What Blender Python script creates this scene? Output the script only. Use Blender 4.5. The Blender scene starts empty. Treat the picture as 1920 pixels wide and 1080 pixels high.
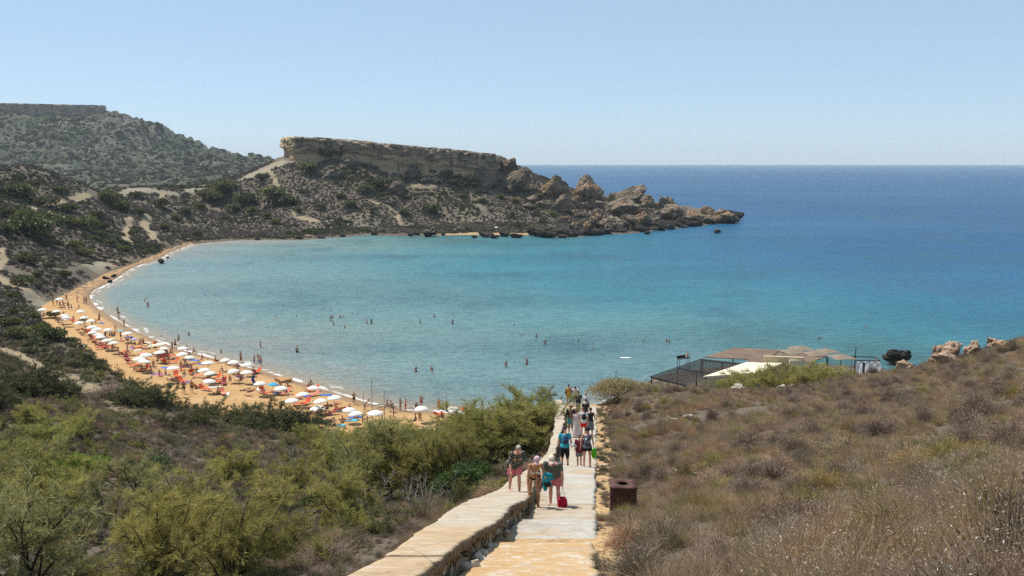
import bpy, bmesh, math, random
import numpy as np
from mathutils import Vector, Matrix, Euler
R = math.radians
random.seed(7); rng = np.random.default_rng(11)
SC = bpy.context.scene
COL = SC.collection

# ------------------------------------------------------------------ camera, sky, sun, exposure
F = 1663.0            # focal length in pixels of a 1920 wide frame
ZC = 33.0             # camera height above the sea
TH = math.atan((540 - 309.0 + 4.6) / F)
CT, ST = math.cos(TH), math.sin(TH)
cd = bpy.data.cameras.new('camera'); cam = bpy.data.objects.new('camera', cd); COL.objects.link(cam)
cam.location = (0, 0, ZC); cam.rotation_euler = (math.pi / 2 - TH, 0, 0)
cd.sensor_width = 36; cd.lens = 36 * F / 1920; cd.clip_start = .1; cd.clip_end = 60000
SC.camera = cam
SUN_EL, SUN_AZ = R(60), (-0.82, 0.54)     # direction to the sun, left and a little beyond
w = bpy.data.worlds.new('World'); SC.world = w; w.use_nodes = True
nt = w.node_tree; bg = nt.nodes['Background']
sky = nt.nodes.new('ShaderNodeTexSky'); sky.sky_type = 'NISHITA'; sky.sun_disc = False
sky.sun_elevation = SUN_EL; sky.sun_rotation = math.atan2(SUN_AZ[0], SUN_AZ[1])
sky.altitude = 30; sky.air_density = .65; sky.dust_density = .3; sky.ozone_density = 3.6
mxs = nt.nodes.new('ShaderNodeMix'); mxs.data_type = 'RGBA'; mxs.inputs[0].default_value = .55      # a hazy summer sky: the clear sky veiled by even haze
mxs.inputs[7].default_value = (3.55, 4.75, 5.65, 1); nt.links.new(sky.outputs[0], mxs.inputs[6]); nt.links.new(mxs.outputs[2], bg.inputs[0]); bg.inputs[1].default_value = 0.12
sd = bpy.data.lights.new('sun', 'SUN'); sun = bpy.data.objects.new('sun', sd); COL.objects.link(sun)
sd.energy = 5.0; sd.angle = R(.53); sd.color = (1, .94, .86)
_v = Vector(SUN_AZ).normalized() * math.cos(SUN_EL); _d = Vector((_v.x, _v.y, math.sin(SUN_EL)))
sun.rotation_euler = _d.to_track_quat('Z', 'Y').to_euler(); sun.location = _d * 300
SC.view_settings.view_transform = 'Standard'; SC.view_settings.look = 'None'
SC.view_settings.exposure = 0.3; SC.view_settings.gamma = 1
SC.render.engine = 'CYCLES'
cy = SC.cycles
cy.max_bounces = 5; cy.diffuse_bounces = 2; cy.glossy_bounces = 2; cy.transmission_bounces = 3
cy.transparent_max_bounces = 6; cy.volume_bounces = 0; cy.caustics_reflective = False; cy.caustics_refractive = False
cy.use_denoising = False; cy.sample_clamp_direct = 3.5; cy.sample_clamp_indirect = 2.5; cy.denoiser = 'OPENIMAGEDENOISE'; cy.denoising_input_passes = 'RGB_ALBEDO_NORMAL'
cy.denoising_prefilter = 'ACCURATE'
cy.use_adaptive_sampling = True; cy.adaptive_threshold = 0.008

# ------------------------------------------------------------------ helpers
def ray(px, py):
    a = (px - 960) / F; b = (540 - py) / F
    dy = CT + b * ST; dz = -ST + b * CT
    return a / dy, -dz / dy            # u = X/Y, s = drop/Y

def proj(X, Y, Z):
    dz = Z - ZC
    dep = Y * CT - dz * ST; up = Y * ST + dz * CT
    return 960 + F * X / dep, 540 - F * up / dep

_P = rng.permutation(256); _P = np.concatenate([_P, _P, _P]); _G = rng.random(256) * 2 - 1
def vn(x, y, z=None):
    x = np.asarray(x, float); y = np.asarray(y, float)
    z = np.zeros_like(x) if z is None else np.asarray(z, float)
    xi = np.floor(x).astype(int); yi = np.floor(y).astype(int); zi = np.floor(z).astype(int)
    xf = x - xi; yf = y - yi; zf = z - zi
    sx = xf * xf * (3 - 2 * xf); sy = yf * yf * (3 - 2 * yf); sz = zf * zf * (3 - 2 * zf)
    h = lambda i, j, k: _G[_P[_P[_P[(xi + i) & 255] + ((yi + j) & 255)] + ((zi + k) & 255)]]
    l = lambda a, b, t: a + (b - a) * t
    return l(l(l(h(0,0,0), h(1,0,0), sx), l(h(0,1,0), h(1,1,0), sx), sy), l(l(h(0,0,1), h(1,0,1), sx), l(h(0,1,1), h(1,1,1), sx), sy), sz)
def fbm(x, y, z=None, o=4, g=.5):
    t = 0; a = 1; f = 1
    for i in range(o):
        t = t + a * vn(x * f + 17.3 * i, y * f - 9.1 * i, None if z is None else z * f + 5.7 * i); a *= g; f *= 2.03
    return t
def sm(x, a, b):
    t = np.clip((np.asarray(x, float) - a) / (b - a), 0, 1); return t * t * (3 - 2 * t)

def tag(o, label=None, cat=None, group=None, kind=None):
    for k, v in (('label', label), ('category', cat), ('group', group), ('kind', kind)):
        if v: o[k] = v
    return o
def link(name, me, mat=None, parent=None, smooth=False):
    o = bpy.data.objects.new(name, me); COL.objects.link(o)
    if mat:
        for m in (mat if isinstance(mat, (list, tuple)) else [mat]): me.materials.append(m)
    if parent: o.parent = parent
    if smooth: me.polygons.foreach_set('use_smooth', [True] * len(me.polygons))
    return o
def npmesh(name, V, Fc, n=3, smooth=False):
    """mesh from numpy arrays; Fc is (k,n)"""
    me = bpy.data.meshes.new(name); V = np.asarray(V, np.float32); Fc = np.asarray(Fc, np.int32)
    me.vertices.add(len(V)); me.vertices.foreach_set('co', V.ravel())
    me.loops.add(Fc.size); me.loops.foreach_set('vertex_index', Fc.ravel())
    me.polygons.add(len(Fc)); me.polygons.foreach_set('loop_start', np.arange(0, Fc.size, n, dtype=np.int32))
    me.update(calc_edges=True)
    if smooth: me.polygons.foreach_set('use_smooth', [True] * len(me.polygons))
    return me
def empty(name, loc=(0, 0, 0), rz=0):
    o = bpy.data.objects.new(name, None); COL.objects.link(o); o.location = loc; o.rotation_euler = (0, 0, rz)
    o.empty_display_size = .3; return o
def copy_tree(o, parent=None):
    c = o.copy(); COL.objects.link(c); c.parent = parent
    for k in ('label', 'group'):
        if k in c and parent is None: del c[k]
    for ch in list(o.children): copy_tree(ch, c)
    return c
def ordinal(n):
    ones = ['', 'first', 'second', 'third', 'fourth', 'fifth', 'sixth', 'seventh', 'eighth', 'ninth', 'tenth', 'eleventh', 'twelfth',
            'thirteenth', 'fourteenth', 'fifteenth', 'sixteenth', 'seventeenth', 'eighteenth', 'nineteenth']
    if n < 20: return ones[n]
    tens = ['', '', 'twenti', 'thirti', 'forti', 'fifti', 'sixti', 'seventi', 'eighti', 'nineti']
    if n >= 100:
        return 'hundredth' if n == 100 else 'hundred and ' + ordinal(n - 100)
    return tens[n // 10] + 'eth' if n % 10 == 0 else tens[n // 10][:-1] + 'y-' + ones[n % 10]

# ------------------------------------------------------------------ materials
class NT:
    def __init__(s, name):
        s.m = bpy.data.materials.new(name); s.m.use_nodes = True; s.t = s.m.node_tree; s.N = s.t.nodes
        s.b = s.N['Principled BSDF']; s.out = s.N['Material Output']
    def n(s, ty, **kw):
        x = s.N.new('ShaderNode' + ty)
        for k, v in kw.items():
            if k.startswith('i_'):
                key = k[2:]; key = int(key) if key.isdigit() else key.replace('_', ' '); x.inputs[key].default_value = v
            else: setattr(x, k, v)
        return x
    def l(s, a, b): s.t.links.new(a, b)
    def geo(s): return s.n('NewGeometry').outputs['Position']
    def obj(s): return s.n('TexCoord').outputs['Object']
    def noise(s, vec, scale, det=3, rough=.5, sc=None):
        if sc:
            mp = s.n('Mapping'); mp.inputs['Scale'].default_value = sc; s.l(vec, mp.inputs[0]); vec = mp.outputs[0]
        x = s.n('TexNoise'); x.inputs['Scale'].default_value = scale; x.inputs['Detail'].default_value = det
        x.inputs['Roughness'].default_value = rough; s.l(vec, x.inputs['Vector']); return x.outputs[0]
    def vor(s, vec, scale, feature='F1', out='Distance'):
        x = s.n('TexVoronoi', feature=feature); x.inputs['Scale'].default_value = scale; s.l(vec, x.inputs['Vector']); return x.outputs[out]
    def ramp(s, fac, stops):
        x = s.n('ValToRGB'); e = x.color_ramp.elements
        while len(e) < len(stops): e.new(.5)
        for i, (p, c) in enumerate(stops):
            e[i].position = p; e[i].color = (*c, 1) if len(c) == 3 else c
        s.l(fac, x.inputs[0]); return x.outputs[0]
    def mr(s, v, a, b, c=0, d=1):
        x = s.n('MapRange'); s.l(v, x.inputs[0])
        for i, q in enumerate((a, b, c, d)): x.inputs[i + 1].default_value = q
        return x.outputs[0]
    def mix(s, fac, a, b, mode='MIX'):
        x = s.n('Mix', data_type='RGBA', blend_type=mode)
        if isinstance(fac, (int, float)): x.inputs[0].default_value = fac
        else: s.l(fac, x.inputs[0])
        for q, i in ((a, 6), (b, 7)):
            if isinstance(q, tuple): x.inputs[i].default_value = (*q, 1)
            else: s.l(q, x.inputs[i])
        return x.outputs[2]
    def math(s, op, a, b=None):
        x = s.n('Math', operation=op)
        for q, i in ((a, 0), (b, 1)):
            if q is None: continue
            if isinstance(q, (int, float)): x.inputs[i].default_value = q
            else: s.l(q, x.inputs[i])
        return x.outputs[0]
    def attr(s, name): return s.n('Attribute', attribute_name=name).outputs['Fac']
    def bump(s, h, dist=.05, st=1.0, nrm=None):
        x = s.n('Bump'); x.inputs['Strength'].default_value = st; x.inputs['Distance'].default_value = dist; s.l(h, x.inputs['Height'])
        if nrm: s.l(nrm, x.inputs['Normal'])
        return x.outputs[0]
    def done(s, col=None, rough=None, nrm=None, spec=.3):
        if isinstance(col, tuple): s.b.inputs['Base Color'].default_value = (*col, 1)
        elif col is not None: s.l(col, s.b.inputs['Base Color'])
        if isinstance(rough, (int, float)): s.b.inputs['Roughness'].default_value = rough
        elif rough is not None: s.l(rough, s.b.inputs['Roughness'])
        if nrm is not None: s.l(nrm, s.b.inputs['Normal'])
        s.b.inputs['Specular IOR Level'].default_value = spec
        return s.m
_mc = {}
def simple(name, col, rough=.7, var=.25, scale=8, bump=0, spec=.3):
    if name in _mc: return _mc[name]
    t = NT(name); nz = t.noise(t.obj(), scale, 3)
    c = t.mix(t.mr(nz, .3, .7), tuple(x * (1 - var) for x in col), tuple(min(1, x * (1 + var)) for x in col))
    nr = t.bump(nz, bump) if bump else None
    _mc[name] = t.done(c, rough, nr, spec); return _mc[name]

def leaf_mat(name, cols, rough=.75, trans=.25, scale=1.6, hue=.03, val=.3):
    t = NT(name); ob = t.obj(); oi = t.n('ObjectInfo').outputs['Random']
    nz = t.noise(ob, scale, 4, .6)
    c = t.ramp(nz, [(.28, cols[0]), (.5, cols[1]), (.72, cols[2])])
    hs = t.n('HueSaturation'); t.l(c, hs.inputs['Color'])
    t.l(t.mr(oi, 0, 1, .5 - hue, .5 + hue), hs.inputs['Hue'])
    fr = t.math('FRACT', t.math('MULTIPLY', oi, 7.31)); t.l(t.mr(fr, 0, 1, 1 - val, 1 + val), hs.inputs['Value'])
    c = hs.outputs[0]; t.done(c, rough, None, .2)
    if trans:
        tr = t.n('BsdfTranslucent'); t.l(c, tr.inputs[0]); mx = t.n('MixShader'); mx.inputs[0].default_value = trans
        t.l(t.b.outputs[0], mx.inputs[1]); t.l(tr.outputs[0], mx.inputs[2]); t.l(mx.outputs[0], t.out.inputs[0])
    return t.m

# ------------------------------------------------------------------ path profile (world): height of the stair line by distance
_py = np.array([-30, 0, 11, 27, 40, 75, 82, 95]); _pz = np.array([38, 31.35, 27.68, 22.3, 19.2, 11.85, 10.9, 8.])
def pz(Y): return np.interp(Y, _py, _pz)
def Xr(Y): return .0985 * np.asarray(Y, float)       # right edge of the slabs
def on_path(px, py, dz=0.0):
    u, s = ray(px, py); Y = np.linspace(2, 95, 3000); g = ZC - s * Y - (pz(Y) + dz)
    i = np.argmax(g <= 0) if (g <= 0).any() else len(Y) - 1
    return float(u * Y[i]), float(Y[i]), float(pz(Y[i]) + dz)
WALL_H = .36
# wall top, inner (right) and outer (left) edges, as seen
_wi = [(770,1085),(818,1052),(862,1022),(905,990),(946,960),(985,934),(1008,900),(1030,868),(1046,838),(1052,815),(1057,795),(1060,778),(1062,764)]
_wo = [(640,1085),(715,1045),(775,1003),(838,962),(885,935),(950,903),(990,878),(1020,858),(1032,832),(1038,806),(1041,785),(1043,770),(1046,762)]
WI = np.array([on_path(a, b, WALL_H) for a, b in _wi]); WO = np.array([on_path(a, b, WALL_H) for a, b in _wo])
WI = np.vstack([[WI[0] + (WI[0] - WI[1]) * (WI[0, 1] + 2) / (WI[1, 1] - WI[0, 1])], WI]); WO = np.vstack([[WO[0] + (WO[0] - WO[1]) * (WO[0, 1] + 2) / (WO[1, 1] - WO[0, 1])], WO])
def Xwi(Y): return np.interp(Y, WI[:, 1], WI[:, 0])
def Xwo(Y): return np.interp(Y, WO[:, 1], WO[:, 0])

# ------------------------------------------------------------------ terrain control points
def wp(px, py, z):                    # point on the level z seen at pixel
    u, s = ray(px, py); Y = (ZC - z) / s; return (u * Y, Y, z)
def yp(px, py, Y):                    # point at distance Y seen at pixel
    u, s = ray(px, py); return (u * Y, Y, ZC - s * Y)
shore_px = [(1388,414),(1345,419),(1300,424),(1225,433),(1180,438),(1120,440),(1060,446),(1010,441),(960,440),(890,440),(820,441),(750,442),(690,440),(620,446),(560,450),(500,450),(430,451),
            (360,458),(318,474),(297,487),(262,497),(240,507),(222,520),(198,534),(178,543),(168,552),(170,564),(182,577),(205,592),(228,606),(262,625),(300,641),(345,657),(420,677),(480,693),(540,710),
            (600,728),(660,746),(700,758),(760,770),(830,774),(900,777),(980,779),(1060,775),(1120,760),(1180,733),(1215,716)]
shore = [wp(a, b, 0)[:2] for a, b in shore_px]
shore_w = shore + [(24,136),(40,141),(58,141),(66,128),(78,126),(95,136),(130,150),(220,170),(500,200)]
poly = shore_w + [(500,-100),(-900,-100),(-1500,400),(-1500,1400),(-300,1400),(-250,900),(-190,660),(-60,650),(40,625),(90,600),(140,575)]
SH = np.array(shore_w, float); PL = np.array(poly, float)
SHB = np.array([wp(a, b, 0)[:2] for a, b in shore_px if a < 560 or (b > 600 and a < 1100)], float)   # the beach side only
def seg_dist(X, Y, S, closed=False):
    X = np.asarray(X, float).ravel(); Y = np.asarray(Y, float).ravel(); d = np.full(X.shape, 1e18)
    n = len(S)
    for i in range(n if closed else n - 1):
        a = S[i]; b = S[(i + 1) % n]; ab = b - a; L2 = (ab ** 2).sum() + 1e-9
        t = np.clip(((X - a[0]) * ab[0] + (Y - a[1]) * ab[1]) / L2, 0, 1)
        dd = (X - a[0] - t * ab[0]) ** 2 + (Y - a[1] - t * ab[1]) ** 2
        np.minimum(d, dd, out=d)
    return np.sqrt(d)
def inside(X, Y, S):
    X = np.asarray(X, float).ravel(); Y = np.asarray(Y, float).ravel(); c = np.zeros(X.shape, bool); n = len(S); j = n - 1
    for i in range(n):
        xi, yi = S[i]; xj, yj = S[j]
        if yi != yj: c ^= ((yi > Y) != (yj > Y)) & (X < (xj - xi) * (Y - yi) / (yj - yi) + xi)
        j = i
    return c
CP = []
def cp(*a): CP.extend(a)
# right hillside: slope below the eye, then its ridge, then the drop to the restaurant and the sea
cp(yp(1300,1080,10.6), yp(1600,1080,9), yp(1920,1080,7), yp(2250,1080,5.5), yp(1920,900,14), yp(2250,900,11), yp(1920,820,22), yp(1920,750,35), yp(2250,760,26), yp(2250,660,45),
   yp(1500,950,18), yp(1500,850,32), yp(1500,770,55), yp(1250,950,19), yp(1250,860,36), yp(1250,790,56), yp(1700,950,16), yp(1700,860,27), yp(1700,770,50), yp(1920,690,58),
   yp(1150,757,74), yp(1240,736,76), yp(1370,735,76), yp(1500,729,78), yp(1600,711,80), yp(1660,700,82), yp(1700,694,82), yp(1800,676,84), yp(1860,658,84), yp(1920,640,84), yp(1240,744,69), yp(1370,742,69), yp(1500,738,70), yp(1600,722,71), yp(1700,708,72), yp(1800,690,72), yp(1920,656,72), yp(1370,746,84), yp(1500,744,86), yp(1600,728,88), yp(1700,712,90), yp(1800,694,91), yp(1920,660,91), yp(2150,570,85), yp(2500,500,85),
   (14,96,6.5), (26,96,6.5), (40,98,6.8), (56,104,7), (70,104,9), (95,110,12), (24,112,3.2), (34,116,3), (48,118,3), (60,122,2.2), (40,132,2), (10,104,3.4), (18,112,2.6))
cp((3,0,31), (6,-5,33), (15,0,33), (15,-15,37), (-3,-2,30.4), (-10,-8,31), (-25,-10,32), (-8,4,27.8), (-16,5,27), (-30,10,26), (8,4,30.8))
# left of the wall, the valley with the bushes
cp((-4.2,12,25.6), (-8,12,24.3), (-14,12,23.2), (-24,14,23), (-6,20,22), (-14,20,20.2), (-24,20,20), (-40,22,21), (-2.5,27,19.8), (-8,35,16.8), (-20,35,15.3), (-40,35,16), (-60,35,19),
   (0,40,17), (2,55,14), (-10,55,12), (-30,55,10.8), (-60,60,13), (-90,60,18), (5,75,10), (-10,75,7.8), (-30,75,6.2), (-55,80,8), (-80,85,10), (6,90,5.5), (-10,95,3.2), (-24,96,2.5), (-40,95,4.3), (-55,98,6), (0,102,2.2))
cp(yp(230,760,100), yp(0,655,120), yp(120,700,110), yp(60,600,150), yp(150,640,127), yp(-200,600,120), yp(-200,660,100), yp(0,700,100), yp(100,760,90), yp(-300,760,75))
# left hill and saddle
cp(yp(0,540,190), yp(40,560,180), yp(0,480,230), yp(0,420,280), yp(0,360,335), yp(0,308,385), yp(-60,305,385), yp(50,311,385), yp(100,326,392), yp(150,344,405), yp(60,480,238), yp(100,480,245), yp(100,420,305), yp(100,380,345),
   yp(150,520,236), yp(200,490,283), yp(200,440,322), yp(200,400,360), yp(200,366,420), yp(200,349,455), yp(240,347,460), yp(280,352,470), yp(130,500,240),
   yp(300,440,330+10), yp(350,430,400), yp(350,400,430), yp(350,370,465), yp(320,354,485), yp(360,347,495), yp(400,340,500), yp(450,420,430), yp(450,380,470), yp(455,328,510), yp(500,308,520), yp(525,296,524),
   yp(-250,540,150), yp(-250,420,230), yp(-300,290,330), yp(-500,300,250), yp(-500,540,110))
cp((-220,450,12), (-330,520,16), (-200,560,10), (-150,620,4), (-400,700,2), (-300,800,1), (-600,800,4), (-250,900,1))
# headland
cp(yp(560,432,415), yp(560,405,440), yp(560,350,480), yp(560,295,516), yp(640,440,426), yp(640,408,445), yp(640,350,482), yp(640,301,512), yp(700,436,434), yp(700,405,448), yp(700,360,482), yp(700,305,515),
   yp(850,400,470), yp(850,360,500), yp(850,330,512), yp(950,400,475), yp(950,350,510), yp(950,318,524), yp(1000,335,520), yp(1050,400,480), yp(1050,362,510), yp(1080,365,530), yp(1150,405,490), yp(1150,384,515), yp(1230,408,495), yp(1230,398,520),
   yp(1300,412,525), yp(890,432,445), yp(960,432,448), yp(780,425,450), yp(750,340,505),
   (-120,560,38), (-60,560,36), (-10,555,33), (30,560,20), (70,570,10), (-120,600,20), (-40,600,16), (110,560,4))

CPa = np.array(CP, float)
_u = CPa[:, 0] / np.maximum(CPa[:, 1] + 20, 3); _vv = np.log(np.maximum(CPa[:, 1] + 20, 3)); _s = (ZC - CPa[:, 2]) / (CPa[:, 1] + 20)
_K = 1.4
def _phi(r2): return .5 * r2 * np.log(r2 + 1e-12)
def _tps_fit():
    P = np.c_[_u * 1.6, _vv * _K]; n = len(P)
    D = ((P[:, None] - P[None]) ** 2).sum(-1); A = _phi(D) + np.eye(n) * 1e-4
    B = np.c_[np.ones(n), P]; M = np.block([[A, B], [B.T, np.zeros((3, 3))]])
    return P, np.linalg.solve(M, np.r_[_s, 0, 0, 0])
_TP, _TW = _tps_fit()
def tps(X, Y):
    X = np.asarray(X, float).ravel(); Y = np.asarray(Y, float).ravel(); out = np.empty(len(X)); q = np.maximum(Y + 20, 3)
    for i in range(0, len(X), 20000):
        sl = slice(i, i + 20000); p = np.c_[X[sl] / q[sl] * 1.6, np.log(q[sl]) * _K]
        D = (p[:, :1] - _TP[:, 0]) ** 2 + (p[:, 1:] - _TP[:, 1]) ** 2
        s = _phi(D) @ _TW[:-3] + _TW[-3] + p @ _TW[-2:]
        out[sl] = ZC - s * q[sl]
    return out
beach_in = [(330,462),(300,468),(240,490),(200,503),(168,520),(146,530),(110,548),(78,566),(74,590),(100,612),(128,640),(150,680),(210,712),(260,735),(340,768),(430,800),(560,812),(700,822),(840,822),(1000,815),(1050,800)]
BP = np.array([wp(a, b, 1.6)[:2] for a, b in beach_in] + [s for s in reversed(shore[17:44])], float)
def zt(X, Y, detail=True):
    sh = np.shape(X); X = np.asarray(X, float).ravel(); Y = np.asarray(Y, float).ravel()
    z = tps(X, Y)
    d = seg_dist(X, Y, PL, True); ins = inside(X, Y, PL); sd = np.where(ins, d, -d)
    bd = seg_dist(X, Y, BP, True); bi = inside(X, Y, BP)
    bch = np.where(bi, 1., 1 - sm(bd, 0, 5))
    if detail:
        far = sm(Y, 60, 300)
        ap = (.10 + .9 * far) * sm(sd, 1, 14) * (1 - bch)
        z = z + ap * (fbm(X / (5 + 13 * far), Y / (5 + 13 * far), o=5) * 1.1)
        # gullies and stepped outcrops on the far slopes
        rg = 1 - np.abs(vn(X / 23, Y / 40)); z = z + far * (1 - bch) * sm(sd, 6, 40) * (rg ** 3) * -2.2
    # shore: cap the land by its distance from the water
    steep = .28 + .9 * sm(Y, 380, 420)
    cap = .15 + sd * steep + 30 * sm(sd, 25, 45)
    cap = np.where(X > 25, .4 + sd * 1.6, cap)
    zl = np.minimum(np.maximum(z, .35 + .02 * np.clip(sd, 0, 60)), np.maximum(cap, 0))
    zb = np.minimum(.075 * np.maximum(sd, 0), 1.0 + .016 * sd) + .03 * vn(X / 1.3, Y / 1.3) * sm(sd, .5, 3)
    zl = zl * (1 - bch) + zb * bch
    z = np.where(sd > 0, zl, -np.minimum(.06 * -sd, 8))
    # cut the path corridor
    xr = Xr(Y); xl = Xwo(Y); base = pz(Y) - .17
    inn = np.minimum(X - xl, xr + .55 + .02 * Y - X)
    k = sm(inn, -.9, .02) * (1 - sm(Y, 78, 84)); left = (X < xl)
    k = np.where(left, sm(inn, -.55, .0) * (1 - sm(Y, 78, 84)), k)
    z = z * (1 - k) + base * k
    # the ground never stands over the path's inner side just outside it
    return z.reshape(sh)
def hit(px, py, y0=3.5, y1=720):
    u, s = ray(px, py); Y = np.exp(np.linspace(math.log(y0), math.log(y1), 700))
    z = zt(u * Y, Y); g = ZC - s * Y - z; k = np.where((g[1:] <= 0) & (g[:-1] > 0))[0]
    if not len(k): return None
    k = k[0]; t = g[k] / (g[k] - g[k + 1]); y = Y[k] + (Y[k + 1] - Y[k]) * t
    return float(u * y), float(y), float(ZC - s * y)
def zpt(x, y): return float(zt(np.array([x]), np.array([y]))[0])

# ================================================================== GROUND
def polyhit(pts, **k): 
    r = [hit(a, b, **k) for a, b in pts]; return np.array([q[:2] for q in r if q], float)
tracks = [([(0,655),(40,672),(80,690),(120,708),(160,725),(200,748),(238,768)], 1.5), ([(-20,515),(10,528),(38,540),(62,546)], 2.6), ([(0,466),(10,478),(4,492),(-5,505)], 1.2),
          ([(32,400),(62,391),(95,380),(118,378)], 2.2), ([(142,376),(165,365),(188,353)], 2.2), ([(305,362),(303,380),(297,396)], 1.5), ([(245,404),(239,424),(237,446),(243,458)], 1.3),
          ([(275,403),(271,424),(285,438),(289,450)], 1.8), ([(498,318),(514,334),(519,348),(506,357)], 1.0), ([(555,398),(572,412),(590,414)], 2.6), ([(690,376),(742,398),(752,420)], 1.0),
          ([(776,350),(812,348)], 1.6), ([(1340,712),(1420,712),(1500,702),(1560,706)], .7)]
tracks = [(polyhit(p, y0=50), wd) for p, wd in tracks]
clays = [polyhit(p, y0=60) for p in ([(140,341),(200,351),(238,352),(262,352),(320,359),(352,354),(432,342),(462,328),(500,311),(530,299),(552,303),(505,322),(452,340),(398,350),(328,364),(240,366),(186,362)],
        [(528,446),(560,428),(592,420),(620,405),(660,399),(714,402),(720,438),(560,448)], [(836,388),(880,378),(918,400),(905,430),(850,430)], [(160,500),(185,490),(215,488),(220,502),(190,516)],
        [(50,556),(60,545),(86,556),(84,570),(60,574)])]
clays.append(np.array([(6.3,9.5),(9.2,11.5),(12,15),(16,17),(14,11),(9,8)], float))
def trackmask(X, Y):
    m = np.zeros(np.size(X)); X = np.ravel(X); Y = np.ravel(Y)
    wob = .6 * vn(X / 2.1, Y / 2.1)
    for P, wd in tracks:
        if len(P) > 1:
            m = np.maximum(m, 1 - sm(seg_dist(X, Y, P) + wob, wd * .7, wd * 1.25))
    return m
def claymask(X, Y):
    m = np.zeros(np.size(X)); X = np.ravel(X); Y = np.ravel(Y)
    for i, P in enumerate(clays):
        amp_ = .38 if i in (1, 2) else 1  # shore clay cliffs toned down, their shade put into the colour
        if len(P) > 2:
            wdt = .4 if i == len(clays) - 1 else 2.5
            d = seg_dist(X, Y, P, True); s = np.where(inside(X, Y, P), d, -d); m = np.maximum(m, amp_ * sm(s + wdt * vn(X / (wdt * 2), Y / (wdt * 2)), -wdt * .3, wdt * .3))
    return m
NU, NV = 860, 760
uu = np.linspace(-1.0, 1.0, NU); qq = np.exp(np.linspace(math.log(4.2), math.log(925), NV))
UU, QQ = np.meshgrid(uu, qq); GX = UU * QQ; GY = QQ - 8
GZ = zt(GX, GY); gx, gy, gz = GX.ravel(), GY.ravel(), GZ.ravel()
_gi = seg_dist(gx, gy, PL, True); g_sd = np.where(inside(gx, gy, PL), _gi, -_gi)
g_beach = inside(gx, gy, BP) | ((seg_dist(gx, gy, BP, True) < 2.5) & (g_sd < 3))
g_track = trackmask(gx, gy); g_clay = claymask(gx, gy)
idx = np.arange(NU * NV).reshape(NV, NU); quads = np.c_[idx[:-1, :-1].ravel(), idx[:-1, 1:].ravel(), idx[1:, 1:].ravel(), idx[1:, :-1].ravel()]
keep = (g_sd[quads] > -30).any(1); quads = quads[keep]
fb = g_beach[quads].mean(1) > .5
def sub(name, fm, mat, attrs=()):
    q = quads[fm]; u_, inv = np.unique(q, return_inverse=True); me = npmesh(name, np.c_[gx, gy, gz][u_], inv.reshape(-1, 4), 4, True)
    for an, av in attrs:
        a = me.attributes.new(an, 'FLOAT', 'POINT'); a.data.foreach_set('value', av[u_].astype(np.float32))
    return link(name, me, mat)
t = NT('hillside_soil'); P = t.geo()
n1 = t.noise(P, .35, 5, .6); n2 = t.noise(P, 3.2, 5, .7); n3 = t.noise(P, .06, 4, .6)
c = t.ramp(n1, [(.3, (.07, .056, .04)), (.5, (.105, .084, .062)), (.68, (.15, .122, .09))])
c = t.mix(t.mr(n2, .35, .75), c, (.15, .122, .09)); c = t.mix(t.mr(n3, .42, .62, 0, .55), c, (.12, .105, .085))
sp = t.vor(P, .9); c = t.mix(t.mr(sp, .0, .11, .6, 0), c, (.36, .31, .24))
clayc = t.ramp(t.noise(P, .5, 5, .65), [(.3, (.18, .16, .115)), (.6, (.26, .235, .17)), (.8, (.32, .285, .21))])
c = t.mix(t.attr('clay'), c, clayc)
trc = t.ramp(t.noise(P, 2.2, 4, .6), [(.3, (.23, .18, .11)), (.7, (.33, .27, .175))])
c = t.mix(t.attr('track'), c, trc)
sandc = t.ramp(t.noise(P, 1.6, 5, .65), [(.3, (.36, .225, .105)), (.55, (.50, .335, .17)), (.75, (.55, .41, .25))])
sandc = t.mix(t.mr(t.noise(P, 5, 5, .7), .52, .60, 0, .8), sandc, (.16, .115, .075))
c = t.mix(t.attr('verge'), c, sandc)
sep = t.n('SeparateXYZ'); t.l(P, sep.inputs[0])
shc = t.ramp(t.noise(P, .8, 5, .6), [(.35, (.03, .026, .02)), (.5, (.09, .07, .05)), (.68, (.21, .16, .105))])
c = t.mix(t.attr('shore'), c, shc); c = t.mix(t.attr('cove'), c, (.36, .245, .135))
hb = t.math('ADD', t.noise(P, 1.1, 6, .65), t.math('MULTIPLY', t.noise(P, 9, 4, .6), .25))
M_soil = t.done(c, .95, t.bump(hb, .35, .9), .15)
g_verge = ((gx > Xwi(gy) - .1) & (gx < Xr(gy) + .40 + .010 * gy + .25 * vn(gx / .7, gy / .7) + .2 * vn(gx / 2.1, gy / 2.1)) & (gy < 80) & (gy > -8)).astype(float)
g_shore = sm(-g_sd, -9, -2) * (gy > 95) * (1 - sm(gz, 1.2, 3.0))
sub('ground', ~fb, M_soil, (('clay', g_clay), ('track', g_track), ('verge', g_verge), ('shore', g_shore), ('cove', sm(-g_sd, -9, -5) * (sm(gx, -36, -30) * (1 - sm(gx, 6, 12))) * (gy > 380) * (1 - sm(gz, 2.2, 3.2)))))['kind'] = 'structure'
t = NT('beach_sand'); P = t.geo()
n1 = t.noise(P, .25, 4, .6); n2 = t.noise(P, 2.6, 6, .7)
c = t.ramp(n1, [(.3, (.45, .265, .11)), (.55, (.52, .325, .15)), (.75, (.57, .375, .195))]); c = t.mix(t.mr(n2, .42, .62, 0, .5), c, (.30, .17, .07))
c = t.mix(t.attr('wet'), c, (.27, .18, .105))
c = t.mix(t.math('MULTIPLY', t.attr('rubble'), t.mr(t.noise(P, .9, 4, .7), .46, .56)), c, (.14, .09, .055))
M_sand = t.done(c, .9, t.bump(n2, .30, 1.0), .2)
g_rub = sm(gy, 200, 228)
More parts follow.
